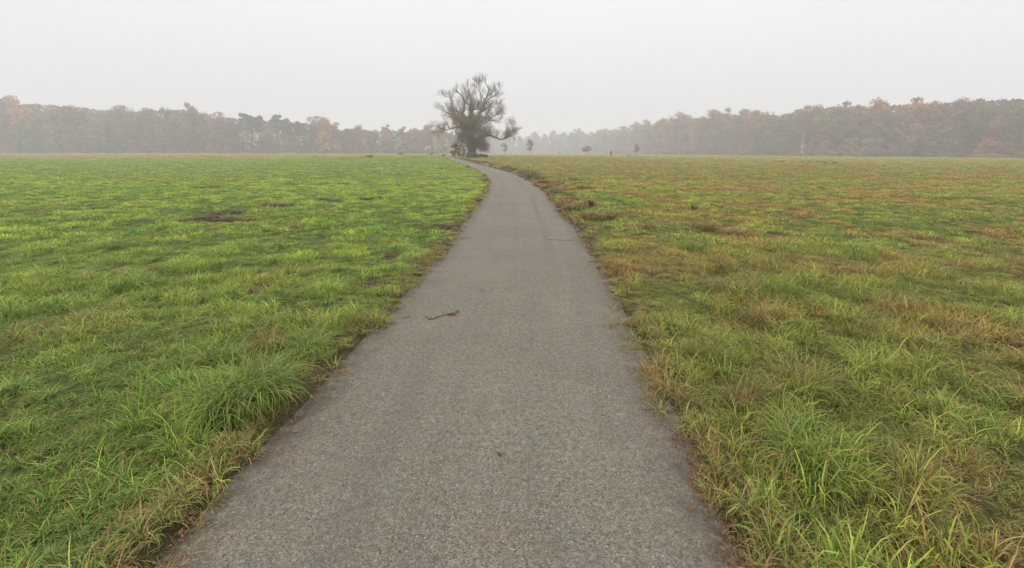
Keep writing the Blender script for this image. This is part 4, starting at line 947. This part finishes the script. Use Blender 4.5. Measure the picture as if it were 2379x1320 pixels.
# singled-out trees
tree_at(456, float(wood_depth(456)) - 4, 238, 'round', BR, 'left', 'tallest dark tree rising at the left end of the wood', .75)
tree_at(574, float(wood_depth(574)) - 4, 283, 'narrow', YE, 'left', 'pale slim tree standing out before the left wood', .5)
tree_at(655, float(wood_depth(655)) - 4, 321, 'narrow', YE, 'left', 'yellowish-green slim tree low in the left wood', .9)
tree_at(760, float(wood_depth(760)) - 4, 272, 'sparse', OR, 'left', 'tall tan tree rising above the left wood near its middle', .9)
tree_at(1541, float(wood_depth(1541)) - 4, 307, 'narrow', OR, 'right', 'left of the two pale orange trees at the corner of the right wood', .8)
tree_at(1561, float(wood_depth(1561)) - 4, 311, 'narrow', OR, 'right', 'right of the two pale orange trees at the corner of the right wood', .9)
tree_at(1609, float(wood_depth(1609)) - 4, 281, 'sparse', OR, 'right', 'light orange tree high in the left part of the right wood', .8)
tree_at(1737, float(wood_depth(1737)) - 4, 275, 'sparse', RU, 'right', 'reddish-orange tree in the middle of the right wood', .7)
tree_at(1863, float(wood_depth(1863)) - 4, 308, 'narrow', YE, 'right', 'yellow slender tree low in the right part of the right wood', .6)
tree_at(1812, float(wood_depth(1812)) - 4, 320, 'shrub', OL, 'right', 'rounded olive tree at the foot of the right wood', .8)
# shrubs at the foot of the wood
for zone, x0, x1, stp in (('left', -120, 1060, 24), ('mid', 1150, 1525, 26), ('right', 1535, 2480, 24)):
    px = x0
    while px < x1:
        dep = float(wood_depth(px)) - 2.5 + rf.uniform(-1, 1); br_ = float(np.interp(px, WPX, WROW)); sr_ = sky_row(px)
        c = [BR, OL, RU, OL, GB, BR][rf.integers(6)] if rf.uniform() < .9 else OR
        tree_at(px, dep, br_ - (br_ - sr_) * rf.uniform(.16, .36), 'shrub', c, zone, None, rf.uniform(.9, 1.5)); px += stp * rf.uniform(.7, 1.3)
# continuous undergrowth behind the first trunks
uc = []
for k in range(36000):
    px = rf.uniform(-160, 2520)
    if 1064 < px < 1090: pass
    dep = float(wood_depth(px)) + rf.uniform(1, 34); h = abs(rf.normal(0, 1)) * 2.6 + .1
    x = u_of(px) * dep; uc.append([x, dep, h])
uc = np.array(uc); uc[:, 2] += terrain(uc[:, 0], uc[:, 1])
ob = add('undergrowth', leafmesh('undergrowth', uc, .6, rf), m_leaf_obj); ob.color = (.11, .09, .055, 1)
tag(ob, 'dull brown undergrowth filling the foot of the misty woods', 'undergrowth', kind='stuff')
uc = []
for k in range(60000):
    px = rf.uniform(-160, 2520); dep = float(wood_depth(px)) + rf.uniform(16, 40); x = u_of(px) * dep
    top = (1.75 + dep * slope(sky_row(px) + 13) - float(terrain(x, dep))); uc.append([x, dep, float(terrain(x, dep)) + top * rf.uniform(0, .97) ** .8])
ob = add('far_wood', leafmesh('far_wood', np.array(uc), .8, rf), m_leaf_obj); ob.color = (.15, .105, .07, 1)
tag(ob, 'unbroken mass of brown woodland deep behind the front trees', 'wood', kind='stuff')

# ------------------------------------------------------------------ signpost
p = np.array([u_of(994) * 96, 96.0, float(terrain(u_of(994) * 96, 96.0))]); k = p[1] / F
m_post = plain('painted_post', (.16, .20, .17), .5, .4, 6, .2); m_sign = plain('white_sign', (.78, .79, .74), .4, .4, 4, .06); m_green = plain('green_print', (.06, .22, .12), .5, .4, 4, .1)
sg = empty('signpost', (p[0], p[1], p[2]), 'cycle route signpost with white finger boards near the willow', 'signpost')
H = 24.5 * k
import bmesh
def box_mesh(name, boxes, bev=.006):
    bm = bmesh.new()
    for (cx_, cy_, cz_, sx, sy, sz, ry) in boxes:
        M = Matrix.Translation((cx_, cy_, cz_)) @ Matrix.Rotation(ry, 4, 'Y') @ Matrix.Diagonal((sx, sy, sz, 1)); bmesh.ops.create_cube(bm, size=1, matrix=M)
    bmesh.ops.bevel(bm, geom=bm.edges[:], offset=bev, segments=2, affect='EDGES')
    me = bpy.data.meshes.new(name); bm.to_mesh(me); bm.free(); return me
P1 = np.array([[[0, 0, -.1], [0, 0, H * .5], [0, 0, H]]]); V, Fq = tubes(P1, np.array([[.055, .055, .05]]), 12)
add('pole', mesh_np('pole', V, Fq, None, True), m_post, sg)
add('post_cap', box_mesh('post_cap', [(0, 0, H + .02, .14, .14, .04, 0)]), m_post, sg)
def arm(x0, x1, zc, hh, yoff, name, point):
    pts = [(x0, -hh / 2), (x1, -hh / 2), (x1 + point, 0), (x1, hh / 2), (x0, hh / 2)]
    bm = bmesh.new(); f = bm.faces.new([bm.verts.new((a, 0, b)) for a, b in pts]); e_ = bmesh.ops.extrude_face_region(bm, geom=[f])
    bmesh.ops.translate(bm, vec=(0, .03, 0), verts=[v for v in e_['geom'] if isinstance(v, bmesh.types.BMVert)]); bmesh.ops.recalc_face_normals(bm, faces=bm.faces)
    me = bpy.data.meshes.new(name); bm.to_mesh(me); bm.free(); o = add(name, me, m_sign, sg, (0, yoff, zc)); return o
arm(-.08, .46, H - .22, .36, -.095, 'finger_board', .14)
arm(-.04, -.62, H - .52, .15, -.10, 'finger_board', -.14)
for z_, w_ in ((H - .14, .30), (H - .24, .34), (H - .33, .22)):
    add('route_stripe', box_mesh('route_stripe', [(.18, -.0985, z_, w_, .004, .03, 0)], .001), m_green, sg)

# ------------------------------------------------------------------ far walker
p = hit(1436, 358.7); pr_ = empty('person', (p[0], p[1], p[2]), 'far-off walker in dark coat and trousers crossing the right meadow', 'person')
psc = 11.5 * p[1] / F / 1.78
m_skin = plain('skin', (.45, .28, .20), .6, .3); m_coat = plain('dark_coat', (.025, .028, .035), .8, .2, 20, .3); m_trs = plain('dark_trousers', (.02, .022, .03), .8, .2, 20, .3); m_hair = plain('brown_hair', (.04, .025, .018), .7, .2, 40, .3)
def skin_obj(name, verts, edges_, mat, root=0):
    me = bpy.data.meshes.new(name); me.from_pydata([v[:3] for v in verts], edges_, []); o = add(name, me, mat, pr_)
    o.modifiers.new('skin', 'SKIN'); o.modifiers.new('sub', 'SUBSURF').levels = 2; o.modifiers['sub'].render_levels = 2
    for i, v in enumerate(verts): me.skin_vertices[0].data[i].radius = (v[3], v[4] if len(v) > 4 else v[3]); me.skin_vertices[0].data[i].use_root = (i == root)
    return o
bv = [(0, 0, .95, .13, .10), (0, 0, 1.15, .12, .09), (0, .01, 1.35, .15, .10), (0, .01, 1.47, .07, .06), (0, .0, 1.53, .05, .05), (0, -.01, 1.60, .07, .085), (0, -.01, 1.70, .075, .09), (0, 0, 1.77, .04, .05),
      (.19, 0, 1.42, .055, .055), (.23, -.06, 1.15, .042, .042), (.22, -.20, .93, .03, .03), (.22, -.23, .86, .03, .018),
      (-.19, 0, 1.42, .055, .055), (-.23, .08, 1.15, .042, .042), (-.22, .04, .91, .03, .03), (-.22, .02, .84, .03, .018),
      (.09, 0, .90, .085, .085), (.10, -.14, .50, .06, .06), (.10, -.24, .10, .04, .04), (.10, -.36, .04, .035, .03),
      (-.09, 0, .90, .085, .085), (-.10, .06, .50, .06, .06), (-.10, .30, .14, .04, .04), (-.10, .22, .03, .035, .03)]
be = [(0, 1), (1, 2), (2, 3), (3, 4), (4, 5), (5, 6), (6, 7), (2, 8), (8, 9), (9, 10), (10, 11), (2, 12), (12, 13), (13, 14), (14, 15), (0, 16), (16, 17), (17, 18), (18, 19), (0, 20), (20, 21), (21, 22), (22, 23)]
for hx, hy, hz, wr in ((.22, -.23, .86, 11), (-.22, .02, .84, 15)):
    for j in range(5):
        b0 = len(bv); yy = hy + (j - 1.5) * .02; L_ = [.055, .07, .075, .068, .05][j]
        if j == 4: yy = hy - .045
        bv += [(hx, yy, hz - .03, .009), (hx - .005, yy, hz - .03 - L_ * .6, .008), (hx - .02, yy - .005, hz - .03 - L_, .007)]; be += [(wr, b0), (b0, b0 + 1), (b0 + 1, b0 + 2)]
skin_obj('body', bv, be, m_skin)
skin_obj('coat', [(0, .0, .82, .17, .13), (0, 0, .98, .15, .12), (0, 0, 1.18, .14, .11), (0, .01, 1.38, .17, .12), (0, .01, 1.48, .09, .08), (.20, 0, 1.42, .07, .07), (.235, -.06, 1.15, .055, .055), (.225, -.19, .96, .045, .045), (-.20, 0, 1.42, .07, .07), (-.235, .08, 1.15, .055, .055), (-.225, .045, .95, .045, .045)],
         [(0, 1), (1, 2), (2, 3), (3, 4), (3, 5), (5, 6), (6, 7), (3, 8), (8, 9), (9, 10)], m_coat)
skin_obj('trousers', [(0, 0, .93, .13, .11), (.09, 0, .86, .10, .10), (.10, -.14, .50, .075, .075), (.10, -.24, .12, .06, .06), (-.09, 0, .86, .10, .10), (-.10, .06, .50, .075, .075), (-.10, .30, .16, .06, .06)], [(0, 1), (1, 2), (2, 3), (0, 4), (4, 5), (5, 6)], m_trs)
skin_obj('hair', [(0, .03, 1.66, .07, .06), (0, .01, 1.74, .085, .085), (0, 0, 1.79, .05, .05)], [(0, 1), (1, 2)], m_hair, 1)
# face: nose, mouth, eyes and ears on the side that looks back to the meadow
bm = bmesh.new()
for (cx_, cy_, cz_, r_0) in ((0, -.10, 1.655, .014), (.03, -.088, 1.675, .010), (-.03, -.088, 1.675, .010), (.0, -.09, 1.615, .016), (.075, -.005, 1.66, .018), (-.075, -.005, 1.66, .018)):
    bmesh.ops.create_icosphere(bm, subdivisions=2, radius=r_0, matrix=Matrix.Translation((cx_, cy_, cz_)) @ Matrix.Diagonal((1, .6, .8, 1)))
me = bpy.data.meshes.new('face'); bm.to_mesh(me); bm.free(); add('face', me, m_skin, pr_)
pr_.scale = (psc,) * 3; pr_.rotation_euler = (0, 0, math.radians(60))

# ------------------------------------------------------------------ haze: one closed box of even fog round everything
m_haze = bpy.data.materials.new('haze'); m_haze.use_nodes = True; t = m_haze.node_tree; t.nodes.clear()
o = t.nodes.new('ShaderNodeOutputMaterial'); pv = t.nodes.new('ShaderNodeVolumePrincipled')
pv.inputs['Color'].default_value = (1.0, .985, .965, 1); pv.inputs['Density'].default_value = .0017; pv.inputs['Anisotropy'].default_value = 0.0
t.links.new(pv.outputs[0], o.inputs['Volume'])
zmin = float(zf.min()) - 1.0
bx = box_mesh('haze', [(0, 440, (zmin + 40) / 2, 3200, 940 + 40, 40 - zmin, 0)], .001)
tag(add('haze', bx, m_haze), kind='stuff')

# ------------------------------------------------------------------ labels: what still reads alike is told apart by its order
from collections import defaultdict
bpy.context.view_layer.update()
by = defaultdict(list)
for o in COL.objects:
    if o.parent is None and o.get('label') and o.get('category'): by[o['label']].append(o)
ORD = ['first', 'second', 'third', 'fourth', 'fifth', 'sixth', 'seventh', 'eighth', 'ninth', 'tenth', 'eleventh', 'twelfth', 'thirteenth', 'fourteenth', 'fifteenth', 'sixteenth', 'seventeenth', 'eighteenth', 'nineteenth', 'twentieth']
for lb, os_ in by.items():
    if len(os_) < 2: continue
    near = 'verge' in lb
    os_.sort(key=lambda o: o.location.y if near else o.location.x / max(o.location.y, 1))
    for i, o in enumerate(os_):
        if near: w_ = 'nearest one' if i == 0 else (ORD[i] + ' nearest' if i < 20 else 'farther on')
        elif len(os_) == 2: w_ = ['left of the two', 'right of the two'][i]
        else: w_ = 'leftmost one' if i == 0 else (ORD[i] + ' from left' if i < 20 else 'farther right')
        o['label'] = lb + ', ' + w_
